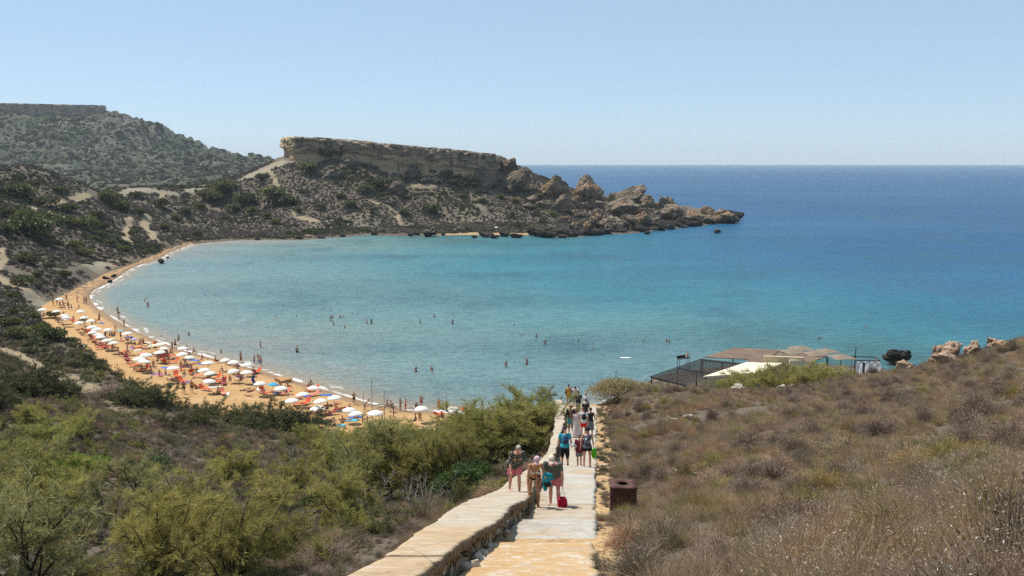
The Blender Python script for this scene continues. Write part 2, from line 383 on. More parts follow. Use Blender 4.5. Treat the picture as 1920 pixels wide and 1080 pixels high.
o = sub('beach', fb, M_sand, (('wet', 1 - sm(g_sd + .5 * vn(gx / 6, gy / 6), .9, 2.4)), ('rubble', g_rub))); o['kind'] = 'structure'

# ================================================================== WATER
wu = np.linspace(-1.25, 1.25, 520); wq = np.exp(np.linspace(math.log(85), math.log(12000), 640))
WU, WQ = np.meshgrid(wu, wq); X = (WU * WQ).ravel(); Y = WQ.ravel()
d = seg_dist(X, Y, PL, True); sdw = np.where(inside(X, Y, PL), -d, d); dB = seg_dist(X, Y, SHB)
idw = np.arange(520 * 640).reshape(640, 520); q = np.c_[idw[:-1, :-1].ravel(), idw[:-1, 1:].ravel(), idw[1:, 1:].ravel(), idw[1:, :-1].ravel()]
q = q[(sdw[q] > -12).any(1)]
u_, inv = np.unique(q, return_inverse=True)
me = npmesh('sea', np.c_[X, Y, np.zeros_like(X)][u_], inv.reshape(-1, 4), 4, True)
dep = np.where(True, dB + .5 * 26 * np.logaddexp(0, (X + .12 * Y - 60) / 26) + .30 * 20 * np.logaddexp(0, (X - 20) / 20), 0)
for an, av in (('offshore', sdw), ('deep', dep)):
    a = me.attributes.new(an, 'FLOAT', 'POINT'); a.data.foreach_set('value', av[u_].astype(np.float32))
t = NT('sea_water'); P = t.geo()
low = t.noise(P, .013, 4, .55); dp = t.math('ADD', t.attr('deep'), t.mr(low, .3, .7, -22, 22))
c = t.ramp(t.mr(dp, 0, 520), [(0, (.24, .26, .215)), (.04, (.165, .25, .235)), (.13, (.10, .225, .23)), (.24, (.032, .185, .225)), (.36, (.010, .13, .20)), (.50, (.004, .095, .195)), (.72, (.003, .076, .185)), (1, (.003, .068, .175))])
# weed and stone on the bed: darker patches in the shallows
weed = t.noise(P, .03, 5, .6, (1, .6, 1))
c = t.mix(t.math('MULTIPLY', t.mr(weed, .52, .62, 0, .38), t.mr(t.attr('deep'), 10, 45)), c, (.02, .085, .11))
near = t.math('MULTIPLY', t.mr(t.attr('offshore'), 3, 50, 1, 0), t.math('MULTIPLY', t.mr(t.attr('deep'), 20, 70), t.mr(t.attr('deep'), 110, 210, 1, 0)))
c = t.mix(t.math('MULTIPLY', near, t.mr(t.noise(P, .05, 4, .6), .35, .6, .35, .95)), c, (.03, .095, .07))
# wind lanes: calmer and rougher water
lane = t.noise(P, .006, 5, .62, (.28, 1, 1)); lane2 = t.noise(P, .03, 4, .6, (.3, 1, 1))
c = t.mix(t.mr(lane, .40, .64, 0, .40), c, t.mix(.5, c, (.06, .20, .34))); 
c = t.mix(t.mr(lane2, .42, .58, .0, .32), c, t.mix(.6, c, (.0, .03, .06)))
rip = t.noise(P, .55, 3, .65, (.45, 1.5, 1)); rip2 = t.noise(P, 1.7, 3, .6, (.6, 1.3, 1))
c = t.mix(t.mr(rip, .42, .62, .0, .26), c, (.0, .02, .04), 'MIX')
sdn = t.math('ADD', t.attr('offshore'), t.mr(t.noise(P, .22, 4, .6), .3, .7, -.9, .9))
foam = t.math('MAXIMUM', t.math('MULTIPLY', t.mr(sdn, .15, .75, 1, 0), t.mr(t.noise(P, .16, 3, .5), .40, .5)), t.math('MULTIPLY', t.math('MULTIPLY', t.mr(sdn, 1.5, 1.8), t.mr(sdn, 1.8, 2.3, 1, 0)), t.mr(t.noise(P, .12, 3, .5), .50, .58, 0, .6)))
foam = t.math('MULTIPLY', foam, t.mr(t.attr('deep'), 12, 26, 1, .15))
wetm = t.mr(t.attr('offshore'), .0, 5.5, .85, 0)
c = t.mix(t.math('MULTIPLY', wetm, t.mr(t.attr('deep'), 8, 20, 1, 0)), c, (.30, .225, .145)); c = t.mix(foam, c, (.80, .80, .78))
h = t.math('ADD', t.math('MULTIPLY', rip, 1.0), t.math('MULTIPLY', rip2, .4))
M_sea = t.done(c, .34, t.bump(h, 1.3, .85), .25); t.b.inputs['IOR'].default_value = 1.33
link('sea', me, M_sea)['kind'] = 'structure'

# ================================================================== ROCK MATERIALS AND SHAPES
def rock_mat(name, dark, mid, light, rust, sc=1.0, wet=False, bd=.25):
    t = NT(name); P = t.geo()
    a = t.noise(P, .22 * sc, 6, .65); b = t.noise(P, 1.3 * sc, 5, .7); v = t.vor(P, .45 * sc, 'DISTANCE_TO_EDGE')
    c = t.ramp(a, [(.32, dark), (.5, mid), (.68, light)]); c = t.mix(t.mr(t.noise(P, .12 * sc, 4, .6), .5, .64, 0, .75), c, rust)
    c = t.mix(t.mr(b, .55, .68, 0, .6), c, dark); c = t.mix(t.mr(v, 0, .05, .55, 0), c, tuple(x * .45 for x in dark))
    if wet:
        s = t.n('SeparateXYZ'); t.l(P, s.inputs[0]); z = t.math('ADD', s.outputs[2], t.mr(b, .2, .8, -1.1, 1.1)); c = t.mix(t.mr(z, 1.2, 2.4, 1, 0), c, (.022, .02, .018))
    h = t.math('ADD', a, t.math('ADD', t.math('MULTIPLY', b, .5), t.math('MULTIPLY', t.mr(v, 0, .12), .35)))
    return t.done(c, .95, t.bump(h, bd * 2.2 / sc, 1.0), .15)
M_rock = rock_mat('weathered_limestone', (.06, .05, .04), (.19, .15, .11), (.33, .265, .19), (.34, .20, .10), .75, True, .5)
M_rockg = rock_mat('grey_limestone', (.055, .048, .04), (.155, .13, .105), (.26, .22, .175), (.26, .16, .09), .8, True, .5)
M_bould = rock_mat('pink_limestone', (.17, .11, .075), (.37, .255, .175), (.50, .385, .28), (.40, .22, .12), 1.6, False, .25)
M_black = rock_mat('black_wet_rock', (.015, .014, .013), (.034, .031, .028), (.065, .058, .05), (.05, .04, .03), 1.2, False)
M_pale = rock_mat('pale_stone', (.30, .26, .2), (.45, .40, .33), (.58, .54, .46), (.42, .33, .22), 3, False, .06)
def boulder(seed, sub=4, rough=.16, cuts=11, sharp=.30, spire=0):
    r = np.random.default_rng(seed); bm = bmesh.new(); bmesh.ops.create_icosphere(bm, subdivisions=sub, radius=1)
    V = np.array([v.co[:] for v in bm.verts]); Fc = np.array([[v.index for v in f.verts] for f in bm.faces]); bm.free()
    for i in range(cuts):
        n = r.normal(size=3); n /= np.linalg.norm(n); dd = r.uniform(.45, .85); k = V @ n; ex = np.maximum(k - dd, 0); V = V - np.outer(ex * .92, n)
    o = seed * 3.1
    n1 = fbm(V[:, 0] * 1.5 + o, V[:, 1] * 1.5, V[:, 2] * 1.5, 5, .55); rd = 1 - np.abs(vn(V[:, 0] * 2.6 + o, V[:, 1] * 2.6 + 3, V[:, 2] * 1.3)) ** .7
    n2 = fbm(V[:, 0] * 6 + o, V[:, 1] * 6, V[:, 2] * 6, 3) + 1.6 * (np.abs(vn(V[:, 0] * 4.5 + o, V[:, 1] * 4.5, V[:, 2] * 2.2)) ** .6 - .5)
    L = np.linalg.norm(V, axis=1, keepdims=True); V = V * (1 + (rough * n1 + sharp * (.5 - rd) * .55 + rough * .28 * n2)[:, None])
    if spire: V[:, :2] *= (1 - spire * sm(V[:, 2], -.3, 1.0))[:, None]
    return npmesh('rock_shape', V, Fc, 3, False)

# ================================================================== PLATEAU (cliff-edged) builder
def plateau(name, pts_top, base_z, mat, inset=0, amp=1.6, ds=.6, nz=34, und=1.2, seed=0, closed=True, cap=True, strat=True):
    """pts_top: closed ring (X,Y,Ztop) counter clockwise seen from above; base_z function"""
    P = np.array(pts_top, float); n = len(P); seg = []
    for i in range(n):
        a, b = P[i], P[(i + 1) % n]; k = max(2, int(np.linalg.norm((b - a)[:2]) / ds))
        for j in range(k): seg.append(a + (b - a) * j / k)
    S = np.array(seg); m = len(S)
    T = np.roll(S, -1, 0) - np.roll(S, 1, 0); N2 = np.c_[T[:, 1], -T[:, 0]]; N2 /= np.linalg.norm(N2, axis=1, keepdims=True)
    for _ in range(3): N2 = (N2 + np.roll(N2, 1, 0) + np.roll(N2, -1, 0)); N2 /= np.linalg.norm(N2, axis=1, keepdims=True)
    zb = np.array([base_z(x, y) for x, y, _ in S]) - 3
    L = np.arange(m) * ds; rows = []
    for k in range(nz + 1):
        f = k / nz; z = S[:, 2] + (zb - S[:, 2]) * f; h = S[:, 2] - z      # depth below the rim
        H = np.maximum(S[:, 2] - zb - 3, 1)
        big = vn(L / 14 + seed, z * 0 + seed) * 1.8 + vn(L / 5 + seed, z / 18) * 1.0
        crack = -(np.maximum(0, 1 - np.abs(vn(L / 7.5 + seed * 2, z / 30)) * 9) * 1.6)
        rgh = fbm(L / 3.2, z / 1.5, S[:, 0] / 9, 5, .62) * 1.25 + .5 * np.round(1.6 * vn(L / 4.1 + 7, z / 2.6))
        lower = sm(h / H, .50, .62) if strat else 0
        off = amp * (big + crack + rgh * (1 - .75 * lower) + .35 * vn(L / 30, z / .8)) * .6 - und * lower * (1 + .6 * vn(L / 11 + 5, z * 0)) + .0
        off = off - 1.3 * (1 - sm(h, 0, 1.3)) + .8 * sm(h / H, .9, 1.3)
        rows.append(np.c_[S[:, 0] + N2[:, 0] * off, S[:, 1] + N2[:, 1] * off, z + (.3 * vn(L / 3, L * 0 + 2) if k == 0 else 0)])
    V = np.vstack(rows); Fc = []
    for k in range(nz):
        a = np.arange(m); b = (a + 1) % m; Fc.append(np.c_[k * m + a, (k + 1) * m + a, (k + 1) * m + b, k * m + b])
    Fc = np.vstack(Fc); me = bpy.data.meshes.new(name)
    # cap by rings towards the centre
    cen = rows[0].mean(0); cr = [V]; base = len(V); fr = [Fc]; prev = np.arange(m)
    for j, s in enumerate((.85, .6, .3, .02)):
        rr = cen + (rows[0] - cen) * s; rr[:, 2] = np.interp(rr[:, 0], *zip(*sorted((q[0], q[2]) for q in pts_top))) - .4; cr.append(rr); cur = base + j * m + np.arange(m)
        fr.append(np.c_[prev, np.roll(prev, -1), np.roll(cur, -1), cur]); prev = cur
    me = npmesh(name, np.vstack(cr), np.vstack(fr), 4, False)
    o = link(name, me, mat); o['kind'] = 'structure'; return o
t = NT('plateau_limestone'); P = t.geo(); ob = P
s_ = t.n('SeparateXYZ'); t.l(P, s_.inputs[0])
a = t.noise(P, .25, 6, .65, (1, 1, .6)); b = t.noise(P, 1.2, 5, .7); st = t.noise(P, .9, 3, .5, (.12, .12, 1.6)); vs = t.noise(P, .35, 4, .6, (1, 1, .12))
up = t.ramp(t.math('ADD', t.math('MULTIPLY', a, .6), t.math('MULTIPLY', vs, .4)), [(.36, (.075, .06, .048)), (.46, (.205, .165, .125)), (.6, (.38, .29, .205))])
lo = t.ramp(st, [(.3, (.38, .28, .17)), (.6, (.47, .36, .23)), (.8, (.30, .23, .15))])
c = t.mix(t.attr('lower'), up, lo); c = t.mix(t.mr(t.noise(P, .45, 5, .7, (1, 1, .35)), .56, .62, 0, .6), c, (.42, .25, .13)); c = t.mix(t.mr(b, .58, .68, 0, .55), c, (.09, .075, .06))
M_cliff = t.done(c, .95, t.bump(t.math('ADD', a, t.math('MULTIPLY', b, .45)), .9, 1.0), .12)
def mark_lower_and_lit_end(o, ztop, zbase, f0, f1, xw):
    me = o.data; co = np.empty(len(me.vertices) * 3, np.float32); me.vertices.foreach_get('co', co); co = co.reshape(-1, 3)
    f = (ztop(co[:, 0]) - co[:, 2]) / np.maximum(ztop(co[:, 0]) - zbase(co[:, 0]), 1)
    v = sm(f + .12 * vn(co[:, 0] / 5, co[:, 0] * 0) + .05 * vn(co[:, 0] / 1.5, co[:, 2] / 1.5), f0, f1); v = np.maximum(v, 1 - sm(co[:, 0], xw, xw + 3))  # left end takes the pale stone colour, its sunlit look painted in
    at = me.attributes.new('lower', 'FLOAT', 'POINT'); at.data.foreach_set('value', v.astype(np.float32))
top = [(549,256,506),(600,258,510),(660,262,512),(720,268,512),(780,274,511),(840,279,510),(900,285,510),(932,289,512),(938,292,518)]
ring = [yp(*q) for q in top]; left = [yp(532,257,540), yp(530,256,528)]; left = [(q[0], q[1], ring[0][2] + .3) for q in left]
back = [(ring[-1][0] + 1, 556, ring[-1][2]), (ring[4][0], 566, ring[4][2]), (left[0][0] + 6, 566, left[0][2])]
ringc = [left[0], left[1]] + [(ring[0][0] - 1.4, 509, ring[0][2])] + ring + back
mesa = plateau('cliff', ringc, lambda x, y: zpt(x, y), M_cliff, und=1.9, seed=3)
rx = np.array([r[0] for r in ring]); rz_ = np.array([r[2] for r in ring])
bz = np.array([yp(px, py, 509)[2] for px, py in ((549,296),(600,300),(660,304),(720,306),(780,318),(840,328),(900,336),(932,330),(938,320))])
mark_lower_and_lit_end(mesa, lambda x: np.interp(x, rx, rz_), lambda x: np.interp(x, rx, bz), .56, .68, rx[0] - 1)
mesa['label'] = 'long flat topped limestone cliff crowning the headland'

# far hill beyond the saddle, with its own rim of rock
HC = []
def hp(*a): HC.extend(a)
rim = [(-500,190),(-250,192),(0,206),(60,206),(130,207),(200,212)]
for px, py in rim: hp(yp(px, py + 3, 1600), yp(px, py - 2, 1720))
hp(yp(215,214,1590), yp(250,232,1580), yp(290,242,1570), yp(330,258,1560), yp(352,270,1550), yp(390,284,1540), yp(420,287,1530), yp(455,294,1520), yp(510,299,1510), yp(600,306,1500))
for px, py in ((250,232),(350,270),(450,294),(520,300)): x, y, z = yp(px, py, 1560); hp((x - 30, y + 250, z - 60))
hp(yp(0,240,1500), yp(120,240,1500), yp(230,260,1480), yp(0,285,1380), yp(120,290,1380), yp(250,300,1380), yp(350,310,1380), yp(0,320,1200), yp(200,325,1200), yp(400,325,1250), yp(-400,320,1200), yp(-400,250,1450),
   yp(0,345,1000), yp(200,350,1000), yp(400,345,1020), yp(520,318,1300), yp(520,335,1050), yp(650,330,1060), yp(650,320,1400), yp(-500,345,950))
HC = np.array(HC, float)
def _hf():
    P_ = np.c_[HC[:, 0] / 300, HC[:, 1] / 300]; n = len(P_); D = ((P_[:, None] - P_[None]) ** 2).sum(-1); A = _phi(D) + np.eye(n) * 1e-4
    B = np.c_[np.ones(n), P_]; return P_, np.linalg.solve(np.block([[A, B], [B.T, np.zeros((3, 3))]]), np.r_[HC[:, 2], 0, 0, 0])
_HP, _HW = _hf()
def zh(X, Y):
    X = np.ravel(np.asarray(X, float)); Y = np.ravel(np.asarray(Y, float)); p = np.c_[X / 300, Y / 300]; out = np.empty(len(X))
    for i in range(0, len(X), 20000):
        s = slice(i, i + 20000); D = (p[s, :1] - _HP[:, 0]) ** 2 + (p[s, 1:] - _HP[:, 1]) ** 2; out[s] = _phi(D) @ _HW[:-3] + _HW[-3] + p[s] @ _HW[-2:]
    m = fbm(X / 60, Y / 60, o=6, g=.55) * 6 + (1 - np.abs(vn(X / 38, Y / 90))) ** 3 * -7
    cr = sm(X / Y, -.50, -.42) * (1 - sm(X / Y, -.30, -.24)) * sm(Y, 1400, 1500)       # craggy shoulder
    m = m + cr * (np.abs(vn(X / 14, Y / 14)) * 12 - 4)
    return out + m
hu = np.linspace(-1.05, -.12, 620); hq = np.linspace(900, 1900, 380); HU, HQ = np.meshgrid(hu, hq); hx = (HU * HQ).ravel(); hy = HQ.ravel(); hz = zh(hx, hy)
hz = np.where((hy > 1600) & (hx / hy < -.43), np.minimum(hz, yp(0, 200, 1600)[2]), hz)
idh = np.arange(620 * 380).reshape(380, 620)
me = npmesh('hills', np.c_[hx, hy, hz], np.c_[idh[:-1, :-1].ravel(), idh[:-1, 1:].ravel(), idh[1:, 1:].ravel(), idh[1:, :-1].ravel()], 4, True)
t = NT('far_hill'); P = t.geo()
c = t.ramp(t.noise(P, .012, 6, .65), [(.36, (.045, .06, .032)), (.5, (.09, .09, .062)), (.64, (.17, .145, .11))])
c = t.mix(t.mr(t.noise(P, .06, 5, .7), .5, .62, 0, .8), c, (.05, .07, .04)); c = t.mix(t.mr(t.noise(P, .03, 5, .7), .60, .68, 0, .7), c, (.30, .26, .21))
g_ = t.n('NewGeometry'); sz = t.n('SeparateXYZ'); t.l(g_.outputs['Normal'], sz.inputs[0]); c = t.mix(t.mr(sz.outputs[2], .62, .80, .8, 0), c, (.24, .21, .17))
M_far = t.done(c, .95, t.bump(t.noise(P, .05, 6, .7), 12, .8), .1)
o = link('hills', me, M_far); o['kind'] = 'structure'
fr = [yp(px, py, 1600) for px, py in ((-500,186),(-250,188),(0,193),(60,194.5),(130,196),(196,197))]
ringf = fr + [(fr[-1][0] * 1.03, 1645, fr[-1][2]), (fr[-1][0] * 1.13, 1760, fr[-1][2]), (fr[0][0] * 1.1, 1760, fr[0][2])]
far = plateau('cliff', ringf, lambda x, y: float(zh([x], [y])[0]) - 2, M_cliff, amp=3, ds=4, und=0, nz=10, seed=9, strat=False)
at = far.data.attributes.new('lower', 'FLOAT', 'POINT'); far['label'] = 'flat rim of rock along the top of the far hill'

# ================================================================== STAIR PATH
t = NT('pale_concrete'); P = t.geo()
c = t.ramp(t.noise(P, 1.3, 6, .65, (1, .8, 1)), [(.3, (0.320, 0.288, 0.232)), (.5, (0.400, 0.376, 0.328)), (.7, (0.464, 0.448, 0.416))])
c = t.mix(t.mr(t.noise(P, .55, 4, .6), .50, .66, 0, .65), c, (0.400, 0.264, 0.136)); c = t.mix(t.mr(t.noise(P, 7, 4, .7), .55, .7, 0, .5), c, (0.264, 0.216, 0.160))
c = t.mix(t.mr(t.noise(P, 1.4, 5, .6, (.35, 3.5, 1)), .55, .66, 0, .35), c, (0.240, 0.216, 0.184))
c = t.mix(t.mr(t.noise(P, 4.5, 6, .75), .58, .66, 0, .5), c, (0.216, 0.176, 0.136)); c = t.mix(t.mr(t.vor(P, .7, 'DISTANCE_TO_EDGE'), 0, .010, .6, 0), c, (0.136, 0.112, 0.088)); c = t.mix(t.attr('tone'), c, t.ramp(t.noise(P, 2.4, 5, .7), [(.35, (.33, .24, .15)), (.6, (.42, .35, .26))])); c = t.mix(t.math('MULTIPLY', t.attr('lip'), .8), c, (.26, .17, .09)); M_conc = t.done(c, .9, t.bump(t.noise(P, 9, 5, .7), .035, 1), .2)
t = NT('ochre_concrete'); P = t.geo()
c = t.ramp(t.noise(P, 1.5, 6, .7), [(.3, (0.400, 0.248, 0.112)), (.55, (0.448, 0.304, 0.160)), (.72, (0.480, 0.400, 0.288))])
c = t.mix(t.mr(t.noise(P, 3.4, 6, .72), .53, .60, 0, .8), c, (0.496, 0.464, 0.400)); c = t.mix(t.mr(t.noise(P, 1.2, 4, .6), .6, .68, 0, .5), c, (0.320, 0.304, 0.272))
M_ochre = t.done(c, .9, t.bump(t.noise(P, 10, 5, .7), .035, 1), .2)
rows_edges = [1150, 1018, 973, 947, 873, 838, 803, 780, 762]
EY = [2.0] + [on_path(1100, r)[1] for r in rows_edges[1:]]
rise = [0, .30, .26, .26, .22, .20, .18, .16, .14]
def slab_span(i):
    y0, y1 = EY[i], EY[i + 1]; return y0, y1, float(pz(y0)) - rise[i], float(pz(y1))
def pathz(Y):
    for i in range(len(EY) - 1):
        if Y <= EY[i + 1] + 1e-6:
            y0, y1, z0, z1 = slab_span(i); return z0 + (z1 - z0) * (Y - y0) / (y1 - y0)
    return float(pz(Y))
lx = {0: ((800,1150),(893,1019)), 1: ((921,1017),(940,974)), 2: ((958,972),(976,948))}
for i in range(len(EY) - 1):
    y0, y1, z0, z1 = slab_span(i); n = max(6, int((y1 - y0) / .12)); nx = 26; V = []
    xl1 = None
    if i in lx:
        a = on_path(*lx[i][1]); wl = Xr(a[1]) - a[0]
        b_ = on_path(*lx[i][0]); wl0 = Xr(b_[1]) - b_[0]
    for j in range(n + 1):
        y = y0 + (y1 - y0) * j / n; zz = z0 + (z1 - z0) * j / n
        if i in lx: l = float(Xr(y)) - (wl0 + (wl - wl0) * (y - b_[1]) / max(a[1] - b_[1], .1)) 
        else: l = float(Xwi(y)) + .04
        l = max(l, float(Xwi(y)) + .04) + .05 * float(vn(y * 2.3, i)) + .03 * float(vn(y * 7, i)); r_ = float(Xr(y)) + .06 * float(vn(y * 1.1, 5)) + .035 * float(vn(y * 6, 8))
        for k in range(nx + 1):
            x = l + (r_ - l) * k / nx; ye = y + (.05 * float(vn(x * 2.2, i * 3.3)) if j == n else 0)
            V.append((x, ye, zz + .006 * float(vn(x * 3, y * 3)) + (-.02 if k in (0, nx) else 0)))
    m = len(V); V2 = [(x, y, z - .55) for x, y, z in V]; I = np.arange(m).reshape(n + 1, nx + 1)
    Fc = list(np.c_[I[:-1, :-1].ravel(), I[:-1, 1:].ravel(), I[1:, 1:].ravel(), I[1:, :-1].ravel()])
    bd = list(I[0]) + list(I[1:, -1]) + list(I[-1, -2::-1]) + list(I[-2:0:-1, 0])
    for a_, b2 in zip(bd, bd[1:] + bd[:1]): Fc.append([b2, a_, a_ + m, b2 + m])
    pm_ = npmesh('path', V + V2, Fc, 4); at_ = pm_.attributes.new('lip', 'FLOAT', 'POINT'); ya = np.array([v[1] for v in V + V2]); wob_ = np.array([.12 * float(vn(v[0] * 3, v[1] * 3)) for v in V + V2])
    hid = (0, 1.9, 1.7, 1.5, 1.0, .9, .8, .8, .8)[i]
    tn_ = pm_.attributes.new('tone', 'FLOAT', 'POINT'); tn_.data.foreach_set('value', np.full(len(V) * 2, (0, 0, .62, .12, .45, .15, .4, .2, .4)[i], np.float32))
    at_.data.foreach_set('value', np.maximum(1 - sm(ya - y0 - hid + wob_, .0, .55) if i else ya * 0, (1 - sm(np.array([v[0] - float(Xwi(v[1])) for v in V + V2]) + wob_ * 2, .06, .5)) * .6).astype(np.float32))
    o = link('path', pm_, M_ochre if i == 0 else M_conc); o['kind'] = 'structure'
    o['label'] = 'sloping concrete slab of the stepped path'

# ================================================================== WALL BESIDE THE STAIRS
t = NT('coping_concrete'); P = t.geo()
c = t.ramp(t.noise(P, 1.1, 6, .65), [(.3, (0.304, 0.240, 0.160)), (.5, (0.400, 0.336, 0.248)), (.7, (0.456, 0.408, 0.336))])
c = t.mix(t.mr(t.noise(P, 2.0, 5, .6, (.5, 3.5, 1)), .5, .64, 0, .55), c, (0.448, 0.424, 0.368)); c = t.mix(t.mr(t.noise(P, 4.5, 6, .75), .56, .66, 0, .55), c, (0.192, 0.152, 0.108)); c = t.mix(t.mr(t.vor(P, .8, 'DISTANCE_TO_EDGE'), 0, .012, .7, 0), c, (0.120, 0.088, 0.064)); M_cop = t.done(c, .9, t.bump(t.noise(P, 9, 5, .7), .03, 1), .2)
t = NT('coping_ochre'); P = t.geo()
c = t.ramp(t.noise(P, 1.6, 6, .65), [(.3, (0.336, 0.224, 0.120)), (.55, (0.416, 0.308, 0.192)), (.72, (0.440, 0.384, 0.296))])
c = t.mix(t.mr(t.noise(P, 2.2, 5, .65, (.35, 3.5, 1)), .52, .62, 0, .6), c, (0.480, 0.432, 0.352)); c = t.mix(t.mr(t.noise(P, 4.5, 6, .75), .56, .66, 0, .55), c, (0.192, 0.152, 0.108)); c = t.mix(t.mr(t.vor(P, .8, 'DISTANCE_TO_EDGE'), 0, .012, .7, 0), c, (0.120, 0.088, 0.064)); M_copo = t.done(c, .9, t.bump(t.noise(P, 9, 5, .7), .03, 1), .2)
t = NT('rubble_masonry'); P = t.geo()
v = t.vor(P, 3.2, 'F1', 'Color'); ed = t.vor(P, 3.2, 'DISTANCE_TO_EDGE'); sc_ = t.n('SeparateColor'); t.l(v, sc_.inputs[0])
c = t.ramp(sc_.outputs[0], [(.1, (.26, .20, .13)), (.5, (.38, .30, .20)), (.9, (.47, .40, .29))]); c = t.mix(t.mr(ed, 0, .05, .85, 0), c, (.07, .05, .035)); c = t.mix(t.mr(t.noise(P, 9, 4, .7), .5, .7, 0, .4), c, (.16, .12, .08))
M_mas = t.done(c, .95, t.bump(t.mr(ed, 0, .14), .12, 1), .15)
t = NT('shade_toned_broken_edge'); P = t.geo(); c = t.ramp(t.noise(P, 9, 5, .7), [(.35, (.15, .11, .075)), (.5, (.26, .20, .14)), (.66, (.34, .27, .19))]); M_edge = t.done(c, .95, t.bump(t.noise(P, 14, 5, .7), .10, 1), .1)  # rough broken coping edge, colour darkened to deepen the shade on its sides
wallo = empty('low_wall', (float(Xwi(20)), 20, float(pz(20))))
tag(wallo, 'low stone wall with a broad concrete top running down beside the steps', 'wall')
def childmesh(name, me, mat, par, smooth=False):
    o = link(name, me, mat, par, smooth); o.matrix_parent_inverse = Matrix.Translation(par.location).inverted(); return o
jY = [1.5, on_path(990, 1042, WALL_H)[1], on_path(990, 986, WALL_H)[1], on_path(1040, 880, WALL_H)[1], 77.5]
def walltop(y): return float(pz(y)) + WALL_H + .04 * float(vn(y / 2.2, 3))
for i in range(4):
    y0, y1 = jY[i] + .012, jY[i + 1] - .012; n = int((y1 - y0) / .10); nx = 14; V = []
    for j in range(n + 1):
        y = y0 + (y1 - y0) * j / n; zz = walltop(y) + (.012 if i % 2 else 0)
        wv = .08 * float(vn(y / 1.9, 4)) + .03 * float(vn(y / .35, 7)) + .018 * float(vn(y / .11, 3)); wo = .07 * float(vn(y / 2.2, 14)) + .02 * float(vn(y / .3, 17))
        l, r_ = float(Xwo(y)) + wo, float(Xwi(y)) + wv
        for k in range(nx + 1):
            x = l + (r_ - l) * k / nx; e = .008 if k in (0, nx) else 0
            V.append((x, y, zz - e + .005 * float(vn(x * 3, y * 3, 2)) + .012 * float(vn(x / 1.4, y / 1.8, 4))))
    m = len(V); th = lambda x, y: .15 + .04 * float(vn(y / .5, 9))
    V2 = [(x, y, z - th(x, y)) for x, y, z in V]; I = np.arange(m).reshape(n + 1, nx + 1)
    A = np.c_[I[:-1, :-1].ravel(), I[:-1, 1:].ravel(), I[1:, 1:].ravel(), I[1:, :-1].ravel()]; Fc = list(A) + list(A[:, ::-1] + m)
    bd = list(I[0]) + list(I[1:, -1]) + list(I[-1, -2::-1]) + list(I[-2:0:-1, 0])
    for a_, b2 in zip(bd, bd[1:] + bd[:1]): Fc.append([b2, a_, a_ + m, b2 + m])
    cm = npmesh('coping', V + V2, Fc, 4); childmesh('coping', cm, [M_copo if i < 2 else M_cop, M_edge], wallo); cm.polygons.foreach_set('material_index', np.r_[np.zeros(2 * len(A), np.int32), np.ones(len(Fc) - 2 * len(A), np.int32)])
# masonry under the coping: one long core with a stone-shaped surface
n = 1500; nz_ = 9; V = []
ys = 1.6 * (77.3 / 1.6) ** (np.arange(n + 1) / n)
for side in (0, 1):
    for k in range(nz_ + 1):
        for y in ys:
            x = float(Xwi(y)) - .07 if side else float(Xwo(y)) + .07
            z = walltop(y) - .17 - k / nz_ * 1.15; V.append((x, y, z))
V = np.array(V); cs = rng.random((4000, 3)) * [1, 1, 1]
disp = fbm(V[:, 1] / .3, V[:, 2] / .22, V[:, 0] * 0, 3) * .05 - .06 * (1 - np.clip(np.abs(vn(V[:, 1] / .28, V[:, 2] / .22)) * 4, 0, 1))
h_ = n + 1; half = (nz_ + 1) * h_; V[half:, 0] += disp[half:]; V[:half, 0] -= disp[:half]
Fc = []
for side in (0, 1):
    I = np.arange(half).reshape(nz_ + 1, h_) + side * half; A = np.c_[I[:-1, :-1].ravel(), I[:-1, 1:].ravel(), I[1:, 1:].ravel(), I[1:, :-1].ravel()]; Fc.append(A if not side else A[:, ::-1])
Fc.append(np.c_[np.arange(h_ - 1), np.arange(1, h_), np.arange(1, h_) + half, np.arange(h_ - 1) + half])
ends = [[k * h_ + n, (k + 1) * h_ + n, (k + 1) * h_ + n + half, k * h_ + n + half] for k in range(nz_)]
Fc.append(np.array(ends)); childmesh('masonry', npmesh('masonry', V, np.vstack(Fc), 4), M_mas, wallo)

# ================================================================== PLANTS
def strands(B, D, L, W, bend=.0, seed=0, segs=2):
    """thin blades: base points, unit directions, lengths, widths"""
    r = np.random.default_rng(seed); n = len(B); S = np.cross(D, r.normal(size=(n, 3))); S /= np.linalg.norm(S, axis=1, keepdims=True) + 1e-9
    L = np.asarray(L)[:, None] * np.ones((n, 1)); W = np.asarray(W)[:, None] * np.ones((n, 1)); g = np.array([0, 0, -1.])
    if segs == 1:
        V = np.stack([B - S * W / 2, B + S * W / 2, B + D * L], 1).reshape(-1, 3); return V, np.arange(3 * n).reshape(n, 3)
    p1 = B + D * L * .5; d2 = D + g * bend; p2 = p1 + d2 / np.linalg.norm(d2, axis=1, keepdims=True) * L * .5
    V = np.stack([B - S * W / 2, B + S * W / 2, p1 - S * W * .4, p1 + S * W * .4, p2], 1).reshape(-1, 3)
    b = np.arange(n)[:, None] * 5; Fc = np.vstack([b + [0, 1, 3], b + [0, 3, 2], b + [2, 3, 4]]); return V, Fc
def unit(v): return v / (np.linalg.norm(v, axis=-1, keepdims=True) + 1e-9)
